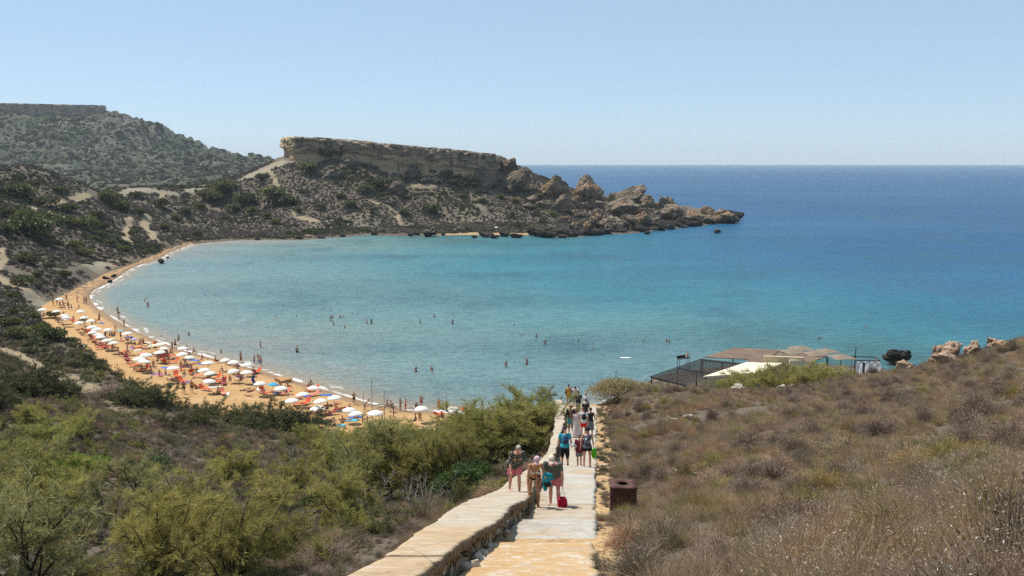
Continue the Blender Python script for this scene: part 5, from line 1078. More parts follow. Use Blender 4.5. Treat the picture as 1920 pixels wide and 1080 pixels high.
# man in a grey tee shirt, beige cap, pink shorts, red bag
x, y, z = place_px(1040, 947.5)
J = skeleton(1.80, 38, 16, 12, ((2, 12, 10), (14, 10, 30)), ((16, 4, 18), (-2, 4, 6)), 1.12)
G_ = cloth('grey_green_tee', (.10, .115, .105)); RZ = R(-14)
person(J, x, y, z, RZ, 'man in a grey tee shirt, beige cap and pink shorts carrying a red bag', 'fair', [('shirt', g_shirt(J, .022, .62, -.12, .03, .02), G_), ('shorts', g_shorts(J, .022, .72, .04, .02), cloth('salmon_shorts', (.66, .19, .19))), ('cap', g_cap(J), cloth('beige_cap', (.58, .52, .42))), ('hair', [ellip(J['head'] + J['H'] @ np.array([0, .04, -.005]), np.array([.08, .068, .06]))], HAIRC['grey'])], .007, belly=.03)
hd = J['wr0'] + J['fa0'] * .10; s0 = hd + np.array([0, 0, -.02]); 
item('red_bag', [bm_loft([(s0 + np.array([0, 0, zz]), [1, 0, 0], [0, 1, 0], rx, ry) for zz, rx, ry in ((-.26, .085, .03), (-.34, .135, .06), (-.50, .155, .07), (-.60, .13, .065), (-.68, .07, .04))], 16)], cloth('crimson_cloth', (.38, .006, .03), .25), (x, y, z), RZ, 'crimson cloth bag hanging from the hand of the man in the grey tee', 'bag',
     extra=[('handle', [capsule(s0 + np.array([sg * .012, 0, .0]), s0 + np.array([sg * .075, 0, -.27]), .009, .009, 6) for sg in (1, -1)], cloth('tan_rope', (.50, .36, .24)))])
# --- the others, mostly seen from behind
BK = math.pi
def stand(px, row, h, rz, label, skin, wear_fn, belly=0, bust=0, sk=None, vox=.012):
    x, y, z = place_px(px, row); J = skeleton(h, **(sk or {})); o = person(J, x, y, z, rz, label, skin, wear_fn(J), vox, True, belly, bust); return J, (x, y, z), o
walk = dict(lean=4, arms=((18, 8, 20), (-12, 8, 12)), legs=((14, 1, 12), (-12, 1, 10)))
walk2 = dict(lean=5, arms=((-14, 10, 10), (16, 10, 22)), legs=((-12, 1, 14), (12, 1, 8)))
J, L_, _ = stand(1059, 873, 1.74, BK + .08, 'man in turquoise tee shirt and black knee length trousers walking down the steps', 'fair', lambda J: [('shirt', g_shirt(J, .022, .7, -.08, .02), cloth('turquoise_tee', (.04, .36, .46))), ('trousers', g_shorts(J, .018, 1.3, .05), cloth('black_trousers', (.010, .010, .012))),
    ('cap', g_cap(J), cloth('navy_cap', (.015, .02, .06))), ('sock', [capsule(J['an%d' % i] + [0, 0, .05], J['an%d' % i] + [0, -.02, -.03], .044, .046) for i in (0, 1)] + [ellip(J['an%d' % i] + np.array([0, -.06, -.035]), np.array([.05, .14, .035])) for i in (0, 1)], cloth('black_shoes', (.012, .012, .012)))], .02, 0, dict(lean=7, hlean=8, arms=((10, 12, 30), (-16, 12, 6)), legs=((10, 2, 10), (-10, 2, 8)), wide=1.1))
backpack(J, L_, BK + .08, cloth('blue_pack', (.03, .10, .20), .4), cloth('navy_pack_trim', (.012, .03, .08)), 'blue and navy backpack worn over the turquoise tee shirt')
item('white_towel', [ellip(J['wr1'] + np.array([-.06, .02, .08]), np.array([.13, .10, .09])), ellip(J['wr1'] + np.array([-.02, .10, .12]), np.array([.10, .12, .07]))], cloth('white_cloth', (.74, .76, .78)), L_, BK + .08, 'rolled white towel under the arm of the man in the turquoise tee', 'towel')
J, L_, _ = stand(1086, 873, 1.42, BK, 'child in a dark red tee shirt and grey shorts beside the person in black shorts', 'fair', lambda J: [('shirt', g_shirt(J, .03, .75, -.14, .0, .03), cloth('dark_red_tee', (.16, .018, .03))), ('shorts', g_shorts(J, .025, .85), cloth('grey_shorts', (.20, .20, .20))), ('cap', g_cap(J), cloth('grey_cap', (.13, .12, .13))), ('shoe', [ellip(J['an%d' % i] + np.array([0, -.06, -.035]), np.array([.045, .12, .035])) for i in (0, 1)], cloth('grey_shoes', (.10, .10, .11)))], 0, 0, walk2)
J, L_, _ = stand(1100.5, 875, 1.70, BK - .05, 'person with curly black hair in a grey vest and black shorts holding a green bag', 'fair', lambda J: [('vest', g_shirt(J, .014, 0, -.06, .01, .01, .50), cloth('grey_vest', (.13, .15, .19))), ('shorts', g_shorts(J, .018, .42, .06), cloth('black_short_shorts', (.010, .010, .012))), ('hair', g_hair(J, 'curly'), HAIRC['black']), ('shoe', [ellip(J['an%d' % i] + np.array([0, -.06, -.04]), np.array([.048, .13, .03])) for i in (0, 1)], cloth('black_shoes', (.012, .012, .012)))], .01, 0, dict(lean=4, hlean=5, arms=((-4, 16, 8), (6, 14, 14)), legs=((8, 3, 8), (-8, 3, 6)), wide=1.08, fem=1))
item('drawstring_bag', [ellip(J['hip'] + np.array([0, .15, .27]), np.array([.13, .07, .19])), ellip(J['hip'] + np.array([0, .16, .18]), np.array([.14, .08, .13]))], floral('black_white_print', (.03, .035, .05), ((.72, .72, .74), (.5, .52, .56)), 14, .42), L_, BK - .05, 'black and white printed drawstring bag on the back over the grey vest', 'bag')
g0 = J['wr1'] + J['fa1'] * .09
item('green_bag', [bm_loft([(g0 + np.array([-.03, 0, zz]), [1, 0, 0], [0, 1, 0], rx, .05) for zz, rx in ((-.04, .03), (-.10, .10), (-.28, .13), (-.42, .11), (-.50, .05))], 14)], cloth('lime_green_plastic', (.10, .50, .02), .15), L_, BK - .05, 'bright green plastic bag hanging at the right edge of the steps', 'bag', extra=[('handle', [capsule(g0 + [0, 0, .02], g0 + [-.03, 0, -.08], .012, .014, 6)], cloth('lime_green_plastic', (.10, .50, .02), .15))])
def jacket(J):
    P = []
    for sg in (1, -1): P.append(bm_loft([(J['hip'] + J['T'] @ np.array([sg * dx, .02, z]), [1, 0, 0], [0, 1, 0], rx, ry) for z, dx, rx, ry in ((-.06, .12, .07, .10), (.12, .11, .065, .11), (.34, .12, .07, .125), (.48, .10, .07, .10))], 14))
    for i in (0, 1): P += [ellip(J['sh%d' % i], (.075, .072, .07)), capsule(J['sh%d' % i], J['el%d' % i], .064, .06), capsule(J['el%d' % i], J['wr%d' % i] * .7 + J['el%d' % i] * .3, .058, .05)]
    return P + [torso(J, .012, .0, .50)] if False else P
J, L_, _ = stand(1070, 812, 1.76, -.05, 'man climbing the steps in an open black jacket and turquoise shorts', 'dark', lambda J: [('jacket', jacket(J), cloth('black_jacket', (.014, .018, .018))), ('shorts', g_shorts(J, .02, .75, .03), cloth('turquoise_shorts', (.05, .24, .26), .5)), ('hair', g_hair(J), HAIRC['brown'])], .01, 0, dict(lean=6, hlean=14, arms=((8, 12, 12), (0, 12, 14)), legs=((18, 1, 24), (-4, 1, 6)), wide=1.05))
J, L_, _ = stand(1081, 820, 1.62, BK, 'person in a long pale striped dress walking down the steps', 'fair', lambda J: [('dress', g_shirt(J, .014, .35, .0, 0, 0, .50) + g_skirt(J, .12, .84, .02, .34), simple('striped_dress_cloth', (.55, .46, .44), .9, .35, 22)), ('hair', g_hair(J, 'bun'), HAIRC['brown'])], 0, 0, dict(fem=1, lean=4, arms=((5, 12, 18), (8, 16, 20)), legs=((6, 1, 6), (-6, 1, 6))))
J, L_, _ = stand(1094, 818, 1.72, BK, 'man in a white tee shirt and bright red shorts walking down the steps', 'fair', lambda J: [('shirt', g_shirt(J, .022, .7, -.08, .01), cloth('white_tee', (.70, .72, .76))), ('shorts', g_shorts(J, .024, .7, .03), cloth('bright_red_shorts', (.66, .02, .015))), ('hair', g_hair(J), HAIRC['brown'])], .01, 0, walk)
backpack(J, L_, BK, cloth('black_pack', (.014, .015, .02)), cloth('black_pack_trim', (.01, .01, .01)), 'black backpack worn over the white tee shirt above red shorts', .9)
J, L_, _ = stand(1107, 816, 1.66, BK - .1, 'person in a black sleeveless top and grey skirt walking down the steps', 'deep', lambda J: [('top', g_shirt(J, .014, 0, .0, 0, 0, .50), cloth('black_top', (.012, .012, .014))), ('skirt', g_skirt(J, .10, .55, .018, .23), cloth('grey_skirt', (.16, .165, .20), .3)), ('hair', g_hair(J, 'bob'), HAIRC['brown'])], 0, 0, dict(fem=1, lean=4, wide=1.1, arms=((5, 14, 18), (8, 14, 20)), legs=((8, 1, 6), (-8, 1, 6))))
J, L_, _ = stand(1098, 796, 1.74, BK, 'dark haired person in a black cap mostly hidden behind the red shorts', 'fair', lambda J: [('shirt', g_shirt(J, .02, .7), cloth('dark_tee', (.02, .022, .03))), ('shorts', g_shorts(J, .02, .8), cloth('dark_shorts', (.03, .03, .035))), ('cap', g_cap(J), cloth('black_cap', (.012, .012, .012)))], 0, 0, walk2, .016)
J, L_, _ = stand(1084, 775, 1.78, BK, 'man in a navy tee shirt and khaki shorts near the foot of the steps', 'fair', lambda J: [('shirt', g_shirt(J, .024, .8, -.06, .01), cloth('navy_tee', (.012, .016, .032))), ('shorts', g_shorts(J, .022, .9), cloth('khaki_shorts', (.33, .27, .19))), ('hair', g_hair(J), HAIRC['black'])], .01, 0, dict(walk2, wide=1.15), .014)
backpack(J, L_, BK, cloth('dark_navy_pack', (.02, .025, .04)), cloth('black_pack_trim', (.01, .01, .01)), 'dark navy backpack worn over the navy tee shirt', .8)
J, L_, _ = stand(1098, 776, 1.68, BK, 'fair haired person in a white tee shirt near the foot of the steps', 'fair', lambda J: [('shirt', g_shirt(J, .02, .7), cloth('white_tee_plain', (.66, .67, .70))), ('trousers', g_shorts(J, .02, 1.2), cloth('pale_grey_trousers', (.34, .35, .37))), ('hair', g_hair(J, 'bob'), HAIRC['blond'])], 0, 0, dict(walk, fem=1), .014)
item('shoulder_bag', [ellip(J['hip'] + np.array([-.20, .05, .02]), np.array([.05, .12, .11])), capsule(J['hip'] + np.array([-.19, .06, .08]), J['hip'] + np.array([.08, .09, .50]), .014, .014, 6)], cloth('navy_bag', (.02, .03, .05)), L_, BK, 'navy shoulder bag of the fair haired person in white', 'bag', .014)
J, L_, _ = stand(1066, 758, 1.74, BK, 'person wrapped in a mustard yellow shirt at the very foot of the steps', 'tan', lambda J: [('shirt', g_shirt(J, .03, .9, -.30, .01, .05), floral('mustard_shirt', (.48, .26, .03), ((.30, .12, .03), (.55, .40, .08)), 12)), ('cap', g_cap(J), cloth('navy_cap', (.015, .02, .06)))], 0, 0, dict(lean=3, arms=((4, 16, 20), (4, 16, 20)), legs=((2, 2, 2), (-2, 2, 2))), .014)
item('maroon_bag', [ellip(J['hip'] + np.array([.27, .03, .15]), np.array([.08, .10, .17]))], cloth('maroon_cloth', (.10, .03, .035)), L_, BK, 'maroon bag beside the mustard yellow shirt', 'bag', .016)
item('brown_backpack', [ellip(J['hip'] + np.array([-.24, .06, .24]), np.array([.11, .12, .20]))], cloth('brown_cloth', (.10, .07, .05)), L_, BK, 'brown backpack at the other side of the mustard yellow shirt', 'backpack', .016)
J, L_, _ = stand(1078.5, 762, 1.74, BK, 'person with both hands raised to the head at the foot of the steps', 'tan', lambda J: [('shirt', g_shirt(J, .02, .6), cloth('white_pink_top', (.62, .45, .44))), ('shorts', g_shorts(J, .02, .6), cloth('dark_shorts', (.03, .03, .035))), ('hair', g_hair(J), HAIRC['black'])], 0, 0, dict(lean=2, arms=((120, 40, 85), (120, 40, 85)), legs=((2, 2, 2), (-2, 2, 2))), .014)

# --- rusty litter bin beside the steps
t = NT('rusty_steel'); P = t.obj(); c = t.ramp(t.noise(P, 3.5, 5, .65), [(.3, (.035, .016, .013)), (.55, (.075, .032, .022)), (.75, (.16, .075, .05))]); M_rust = t.done(c, .75, t.bump(t.noise(P, 14, 4, .6), .01, .6), .3)
u, s_ = ray(1167, 968); by = 25.2; bx = u * by; bz_ = zpt(bx, by) - .05; tx, ty, tz = yp(1167, 906, by); hB = tz - bz_ ; wB, dB_ = .38, .36
root = empty('litter_bin', (bx, by, bz_), R(-4)); tag(root, 'tall rusty square litter bin with a round hole, standing right of the steps', 'litter bin')
def boxm(name, x0, x1, y0, y1, z0, z1, bev=.0):
    bm = bmesh.new(); bmesh.ops.create_cube(bm, size=1)
    for v in bm.verts: v.co = Vector(((x0 + x1) / 2 + v.co.x * (x1 - x0), (y0 + y1) / 2 + v.co.y * (y1 - y0), (z0 + z1) / 2 + v.co.z * (z1 - z0)))
    if bev: bmesh.ops.bevel(bm, geom=list(bm.edges), offset=bev, segments=2, affect='EDGES')
    me = bpy.data.meshes.new(name); bm.to_mesh(me); bm.free(); return me
def boxes(name, L_, bev=0):
    bm = bmesh.new()
    for b in L_:
        q = boxm('t', *b, bev); bm.from_mesh(q); bpy.data.meshes.remove(q)
    me = bpy.data.meshes.new(name); bm.to_mesh(me); bm.free(); return me
link('body', boxes('body', [(-wB, wB, -dB_, -dB_ + .02, 0, hB - .05), (-wB, wB, dB_ - .02, dB_, 0, hB - .05), (-wB, -wB + .02, -dB_ + .022, dB_ - .022, 0, hB - .05), (wB - .02, wB, -dB_ + .022, dB_ - .022, 0, hB - .05), (-wB + .022, wB - .022, -dB_ + .022, dB_ - .022, .05, .08)]), M_rust, root)
V = []; kk = 32
for ring_, zz in ((0, hB - .05), (1, hB - .05), (1, hB), (0, hB)):
    for j in range(kk):
        a = 2 * math.pi * j / kk; cx, sy_ = math.cos(a), math.sin(a)
        if ring_ == 0: V.append((cx * .15, sy_ * .15, zz))
        else: m_ = max(abs(cx), abs(sy_)); V.append((cx / m_ * (wB + .02), sy_ / m_ * (dB_ + .02), zz))
Fc = [(i * kk + j, i * kk + (j + 1) % kk, (i + 1) % 4 * kk + (j + 1) % kk, (i + 1) % 4 * kk + j) for i in range(4) for j in range(kk)]
link('lid', npmesh('lid', V, Fc, 4), M_rust, root)

# ================================================================== BEACH
def objs_copy(o, **k): return copy_tree(o)
def setmat(o, m):
    if o.type == 'MESH' and len(o.material_slots): o.material_slots[0].link = 'OBJECT'; o.material_slots[0].material = m
W_um = simple('white_canopy', (.66, .64, .58), .8, .05, 3); 
def umbrella_proto(R_=1.0, H=2.1, top=.40, k=8):
    e = empty('beach_umbrella'); V = []; rings = ((0.02, top), (.35, top * .83), (.7, top * .48), (.94, top * .12), (1.0, -.03)); m = k * 4
    for rr, zz in rings:
        for j in range(m):
            a = 2 * math.pi * j / m; f = abs(((j / 4) % 1) - .5) * 2; q = rr * R_ * (1 - .045 * (1 - f) * rr); V.append((math.cos(a) * q, math.sin(a) * q, H - .38 + zz - .03 * (1 - f) * rr))
    n = len(rings); V2 = [(x, y, z - .012) for x, y, z in V]; Fc = []
    for i in range(n - 1):
        for j in range(m): a, b, c, d = i * m + j, i * m + (j + 1) % m, (i + 1) * m + (j + 1) % m, (i + 1) * m + j; Fc += [(a, d, c, b), (a + n * m, b + n * m, c + n * m, d + n * m)]
    for j in range(m): a, b = (n - 1) * m + j, (n - 1) * m + (j + 1) % m; Fc.append((a, a + n * m, b + n * m, b))
    link('canopy', npmesh('canopy', V + V2, Fc, 4), W_um, e); v, f = cat([tube([(0, 0, -.3), (0, 0, H * .5), (0, 0, H + .06)], .025, .022, 6)]); link('pole', npmesh('pole', v, f, 3), simple('pale_pole', (.55, .52, .47), .6), e); return e
UP = umbrella_proto(1.02, 2.15)
UM = [(111,558),(80,580),(106,582),(151,580),(120,589),(123,594),(158,591),(170,597),(149,603),(173,609),(182,614),(202,614),(173,621),(183,626.5),(188,630),(209,629,'beige'),(199,637),(213,643),(239,618.6),(251.5,627,'lilac'),(286,638.5,'striped'),(299,640.5),(306,648),(268,652,'pink'),
      (300,656.6),(154,652),(273,664),(260,674),(268,679),(342,646.5),(342,659),(354,666.7),(389,676),(325,692),(383,691.6),(423.5,667.7),(437,672),(462.5,676),(439.5,691),(462,692),(395,698.4),(391,716),(488,716.3),(511,711,'blue'),(526,724.5),(586,720),(568,735),(547.8,749),(601.6,746.8),(628,737.4),
      (596.8,764),(654,764.4),(669,775),(703,771),(790,759.4),(849.5,757.5)]
cc = {'beige': cloth('beige_canopy', (.62, .52, .33), .05), 'lilac': cloth('lilac_canopy', (.38, .33, .45), .15), 'pink': cloth('pink_canopy', (.62, .18, .20), .1), 'blue': cloth('blue_canopy', (.03, .33, .55), .1)}
t = NT('striped_canopy'); s_ = t.n('SeparateXYZ'); t.l(t.obj(), s_.inputs[0]); an = t.math('ARCTAN2', s_.outputs[1], s_.outputs[0]); cc['striped'] = t.done(t.ramp(t.math('FRACT', t.math('MULTIPLY', an, 1.27)), [(0, (.03, .35, .50)), (.34, (.70, .70, .66)), (.67, (.72, .60, .04))]), .8)
t.N['Color Ramp'].color_ramp.interpolation = 'CONSTANT'
UM.sort(key=lambda q: q[0]); nw = 0; UPOS = []; first = True
ulab = {'beige': 'beige beach umbrella in the crowded rows on the left of the beach', 'lilac': 'lilac beach umbrella near the waterline among the white ones', 'striped': 'beach umbrella with blue, white and yellow panels', 'pink': 'small pink beach umbrella on the open sand', 'blue': 'turquoise blue beach umbrella beside the sand heap'}
for q in UM:
    x, y, _ = wp(q[0], q[1], 2.75); g = zpt(x, y); e = UP if first else copy_tree(UP); first = False
    e.location = (x, y, g - (.35 if len(q) > 2 and q[2] in ('pink',) else 0)); tl = random.gauss(0, .06); e.rotation_euler = (tl, random.gauss(0, .06), random.uniform(0, 6.28)); k = random.uniform(.84, 1.0) * (.8 if len(q) > 2 else 1); e.scale = (k, k, random.uniform(.93, 1.0) * (.8 if len(q) > 2 else 1))
    if len(q) > 2: setmat([c for c in e.children if c.name.startswith('canopy')][0], cc[q[2]]); tag(e, ulab[q[2]], 'beach umbrella')
    else: nw += 1; tag(e, 'white beach umbrella standing on the sand, %s from the left' % ordinal(nw), 'beach umbrella', 'white umbrellas on the beach')
    UPOS.append((x, y, g))
# sun loungers
def lounger_mesh():
    L = [(-.30, .30, -.95, .35, .30, .34)]; 
    for sx in (-.27, .25):
        for yy in (-.85, .25): L.append((sx, sx + .03, yy, yy + .03, -.03, .298))
    me = boxes('lounger', L); bm = bmesh.new(); bm.from_mesh(me)
    b = boxm('b', -.30, .30, 0, .68, 0, .04); bm2 = bmesh.new(); bm2.from_mesh(b); bmesh.ops.rotate(bm2, verts=bm2.verts, cent=(0, 0, 0), matrix=Matrix.Rotation(R(48), 3, 'X')); bmesh.ops.translate(bm2, verts=bm2.verts, vec=(0, .36, .31)); bm2.to_mesh(b); bm2.free(); bm.from_mesh(b); bm.to_mesh(me); bm.free(); me.name = 'sun_lounger'; return me
OR_ = cloth('orange_red_canvas', (.60, .085, .03), .15); MR = cloth('maroon_canvas', (.24, .04, .035), .2); SM = cloth('salmon_canvas', (.62, .22, .14), .15)
LM = lounger_mesh(); LM.materials.append(OR_)
LG = [(176,640),(184,645),(193.5,650),(201,653),(180,634),(160,622),(167,628),(235,668),(239,675),(228,664),(243,681),(271,696),(276,684),(305,675),(314,667),(320,671),(309,682),(290,651),(331,707),(341.5,718),(358.5,701),(367,708),(405,712),(414,718),(420,721),(371,727),(384,732),(418,740),(429,683),(444,686),
      (478,700),(490.6,733),(501,740),(480.6,701),(533,732),(536,740),(588,734),(574.6,758),(590.6,742),(622.7,778),(854,773),(822,781),(870,772),(208,642),(256,655),(298,668),(327,681),(131,600),(142,607),(112,590),(187,655),(205,656),(250,688),(399,720),(556,760),(640,770)]
LG.sort(); 
def onsand(px, row):
    h = hit(px, row, y0=85); return h
for i, (px, row) in enumerate(LG):
    h = onsand(px, row)
    if not h: continue
    o = bpy.data.objects.new('sun_lounger', LM); COL.objects.link(o); o.location = h; o.rotation_euler = (0, 0, R(random.choice([20, 60, 110, 150, 200, -40])) + random.gauss(0, .2)); o.scale = (1.05, 1.05, 1.05)
    mt = random.choice([OR_, OR_, OR_, MR, SM]); setmat(o, mt); cn = {OR_: 'orange red', MR: 'maroon', SM: 'salmon'}[mt]
    tag(o, '%s sun lounger on the beach, %s of all loungers from the left' % (cn, ordinal(i + 1)), 'sun lounger', 'sun loungers on the beach')
o = bpy.data.objects.new('sun_lounger', LM.copy()); COL.objects.link(o); h = onsand(473, 722); o.location = h; o.rotation_euler = (R(60), 0, 1.2); setmat(o, cloth('blue_canvas', (.02, .06, .26), .2)); o.location.z += .4; tag(o, 'blue folded sun lounger tipped on its end near the waterline', 'sun lounger')
# towels
def towel_mesh(seed):
    n = 10; V = []; r = np.random.default_rng(seed)
    for top in (1, 0):
        for j in range(n + 1):
            for i in range(6): x = (i / 5 - .5) * .85; y = (j / n - .5) * 1.75; V.append((x, y, .035 * float(vn(x * 4 + seed, y * 3)) + .05 + (.012 if top else 0)))
    m = (n + 1) * 6; I = np.arange(m).reshape(n + 1, 6); A = np.c_[I[:-1, :-1].ravel(), I[:-1, 1:].ravel(), I[1:, 1:].ravel(), I[1:, :-1].ravel()]; bd = list(I[0]) + list(I[1:, -1]) + list(I[-1, -2::-1]) + list(I[-2:0:-1, 0]); Fc = list(A) + list(A[:, ::-1] + m)
    for a, b in zip(bd, bd[1:] + bd[:1]): Fc.append([b, a, a + m, b + m])
    return npmesh('towel', V, Fc, 4)
TWM = [towel_mesh(s) for s in range(3)]; [m.materials.append(W_um) for m in TWM]
TC = [('turquoise', (.03, .40, .50)), ('blue', (.03, .12, .42)), ('white', (.66, .65, .62)), ('pink', (.58, .16, .28)), ('purple', (.22, .12, .34)), ('green', (.10, .38, .22)), ('orange', (.62, .20, .05))]
TW = [(659,788,'turquoise'),(607,790,'green'),(634,798,'turquoise'),(665,783,'blue'),(640,771,'white'),(575,743,'blue'),(488,731,'white'),(345,688,'purple'),(355,674,'white'),(275,668,'purple'),(248,652,'purple'),(256,657,'white'),(365,676,'blue'),(310,690,'blue'),(335,694,'orange'),(300,703,'pink'),(290,702,'purple'),(450,707,'blue'),(240,632,'blue'),(225,620,'turquoise'),
      (275,643,'white'),(345,716,'blue'),(402,726,'white'),(130,575,'white'),(118,600,'white'),(330,462,'turquoise'),(216,498,'pink'),(190,606,'blue'),(378,683,'blue'),(424,739,'white'),(520,737,'blue'),(610,741,'blue'),(560,741,'orange')]
TW.sort()
for i, (px, row, cn) in enumerate(TW):
    h = onsand(px, row)
    if not h: continue
    o = bpy.data.objects.new('towel', TWM[i % 3]); COL.objects.link(o); o.location = h; o.rotation_euler = (0, 0, R(80) + random.gauss(0, .6)); setmat(o, cloth(cn + '_towelling', dict(TC)[cn], .15)); tag(o, '%s towel spread on the sand, %s of all towels from the left' % (cn, ordinal(i + 1)), 'towel', 'towels on the beach')
# people on the beach and in the water: a few poses, many skins and swimsuits
POSE = {}
def tmpl(key, J, wears, vox=.022):
    me = fused(body_parts(J, False), vox, 1); me.materials.append(SK['tan']); ch = []
    for nm, parts in wears: m = fused(parts, vox, 1); m.materials.append(W_um); ch.append((nm, m))
    POSE[key] = (me, ch)
def std(key, **k):
    J = skeleton(**k); tmpl(key, J, [('trunks', g_shorts(J, .02, .5, .04)), ('hair', g_hair(J))])
def fem(key, **k):
    J = skeleton(**k); br = [torso(J, .012, .31, .40)] + [torso(J, .012, -.115, .02)]; tmpl(key, J, [('swimsuit', br), ('hair', g_hair(J, 'bob'))])
std('stand', h=1.76, lean=2, arms=((5, 10, 15), (0, 10, 10)), legs=((4, 4, 2), (-4, 4, 2))); std('walkm', **dict(walk, h=1.76)); fem('standf', h=1.66, lean=2, arms=((10, 14, 60), (0, 12, 10)), legs=((3, 2, 2), (-3, 2, 2)), fem=1); std('hips', h=1.74, lean=4, arms=((-10, 38, 75), (-10, 38, 75)), legs=((4, 5, 2), (-2, 5, 2)))
std('phone', h=1.72, lean=2, arms=((30, 10, 95), (10, 12, 20)), legs=((3, 3, 2), (-3, 3, 2))); fem('bend', h=1.66, lean=52, hlean=10, arms=((60, 8, 20), (70, 8, 20)), legs=((4, 3, 4), (-6, 3, 4)), fem=1)
std('sit', h=1.72, lean=-6, arms=((-25, 14, 5), (-20, 14, 5)), legs=((88, 8, 14), (78, 10, 30))); fem('sitf', h=1.66, lean=18, arms=((40, 10, 20), (50, 10, 20)), legs=((108, 8, 70), (104, 8, 64)), fem=1); std('arms', h=1.72, lean=4, arms=((30, 75, 10), (20, 70, 15)), legs=((4, 5, 2), (-2, 5, 2)))
fem('lie', h=1.66, lean=0, arms=((8, 14, 20), (4, 12, 10)), legs=((4, 3, 4), (12, 3, 24)), fem=1); std('liem', h=1.75, lean=0, arms=((8, 14, 20), (150, 14, 60)), legs=((4, 4, 4), (2, 4, 4)))
CL = [('black', (.015, .015, .018)), ('navy', (.02, .04, .14)), ('red', (.5, .03, .03)), ('blue', (.03, .14, .42)), ('green', (.04, .22, .12)), ('pink', (.6, .18, .26)), ('white', (.7, .7, .68)), ('orange', (.6, .2, .03))]
PEOPLE = []
def small(key, x, y, z, rz, skin, col, hair='brown', rot=None):
    me, ch = POSE[key]; o = bpy.data.objects.new('person', me); COL.objects.link(o); o.location = (x, y, z); o.rotation_euler = rot or (0, 0, rz); setmat(o, SK[skin])
    for nm, m in ch:
        c = bpy.data.objects.new(nm, m); COL.objects.link(c); c.parent = o; setmat(c, HAIRC[hair] if nm == 'hair' else cloth(col + '_swimwear', dict(CL)[col]))
    return o
rp = lambda: (random.choice(['tan', 'tan', 'dark', 'deep', 'fair']), random.choice([c[0] for c in CL]), random.choice(['brown', 'black', 'brown', 'blond']))
STD_ = [(125,565,'stand','black'),(145,567,'standf',0),(158,570,'walkm',0),(162,570,'standf',0),(227,504,'stand',0),(156,525,'standf',0),(142,537,'stand',0),(100,573,'bend','blue'),(107,572,'standf',0),(221,588,'stand','black'),(223,598,'hips',0),(233,613,'standf',0),(217,622,'bend','black'),(227,638,'walkm','black'),
      (323,658,'standf',0),(329,654,'hips','black'),(335,644,'walkm','black'),(340,697,'stand','pink'),(168,671,'stand','white'),(451,676,'standf','black'),(477,684,'phone','blue'),(484.6,682,'hips',0),(489,687,'stand','blue'),(664,758,'phone','black'),(684.6,768,'bend','white'),(750.6,770,'standf','white'),(760.6,771,'phone','red'),
      (790,764,'hips','red'),(823,771,'stand','red'),(452,681,'walkm','black'),(187,601,'standf',0),(129,580,'stand',0),(239,660,'standf',0),(240,645,'bend',0),(360,736,'stand','black'),(345,738,'stand','black')]
SI = [(351,660,'sit'),(362,663,'sitf'),(185,606,'sit'),(178,607,'sitf'),(150,609,'sit'),(205,632,'sitf'),(215,636,'sit'),(247,643,'sit'),(262,645,'sitf'),(270,648,'sit'),(255,652,'sitf'),(292,655,'sit'),(238,668,'sitf'),(308,672,'sit'),(318,665,'sitf'),(296,681,'sit'),(281,693,'sit'),(288,690,'sitf'),(298,705,'sitf'),(312,708,'sit'),(346,714,'sit'),
      (369,702,'sitf'),(360,698,'sit'),(405,681,'sit'),(390,684,'sitf'),(448,710,'sit'),(540,733,'sit'),(538,742,'sitf'),(582,728,'sitf'),(614,771,'sit'),(610,787,'sit'),(727,771,'sit'),(734,773,'sit'),(780,775,'sit'),(671,787,'sitf'),(578,733,'sit'),(525,728,'sitf'),(444,690,'sit'),(391,712,'sit'),(420,716,'sitf'),(128,576,'sit'),(135,582,'sitf'),(113,575,'sit'),(93,560,'sit'),(98,562,'sitf'),
      (137,604,'sitf'),(148,584,'sit'),(197,655,'sitf'),(222,668,'sit'),(302,662,'sitf'),(379,678,'sit'),(488,728,'sitf'),(655,775,'sit'),(160,599,'sitf'),(173,670,'sit'),(160,672,'sit')]
LI = [(262,668,'lie'),(335,674,'liem'),(375,682,'lie'),(350,690,'lie'),(250,660,'lie'),(610,776,'liem'),(606,792,'lie'),(660,790,'lie'),(640,799,'liem'),(640,760,'lie'),(480,732,'liem'),(470,731,'lie'),(414,719,'lie'),(345,721,'liem'),(330,713,'lie'),(425,740,'liem'),(377,729,'lie'),(160,630,'lie'),(240,637,'liem'),(300,670,'lie'),(370,706,'liem'),(500,741,'lie'),(278,656,'liem'),(120,599,'lie'),(452,709,'lie'),(535,741,'liem'),(633,762,'liem'),(227,503,'lie'),(620,791,'lie')]
allp = []
rq = random.Random(5)
for ux, uy, uz in UPOS:
    for q in range(rq.choice([1, 1, 2])):
        a_ = rq.uniform(0, 6.28); d_ = rq.uniform(.7, 1.8); p_ = proj(ux + d_ * math.cos(a_), uy + d_ * math.sin(a_), uz); (SI if rq.random() < .62 else LI).append((float(p_[0]), float(p_[1]), rq.choice(['sit', 'sitf'])) if True else 0)
LI = [(a, b, c if c.startswith('lie') else 'lie') for a, b, c in LI]
for px, row, k, col in STD_: allp.append((px, row, k, col, 0))
for px, row, k in SI: allp.append((px, row, k, 0, 1))
for px, row, k in LI: allp.append((px, row, k, 0, 2))
allp.sort(key=lambda q: q[0]); n_ = [0, 0, 0]; words_ = ('standing or walking on the beach', 'sitting on the beach', 'lying on the beach')
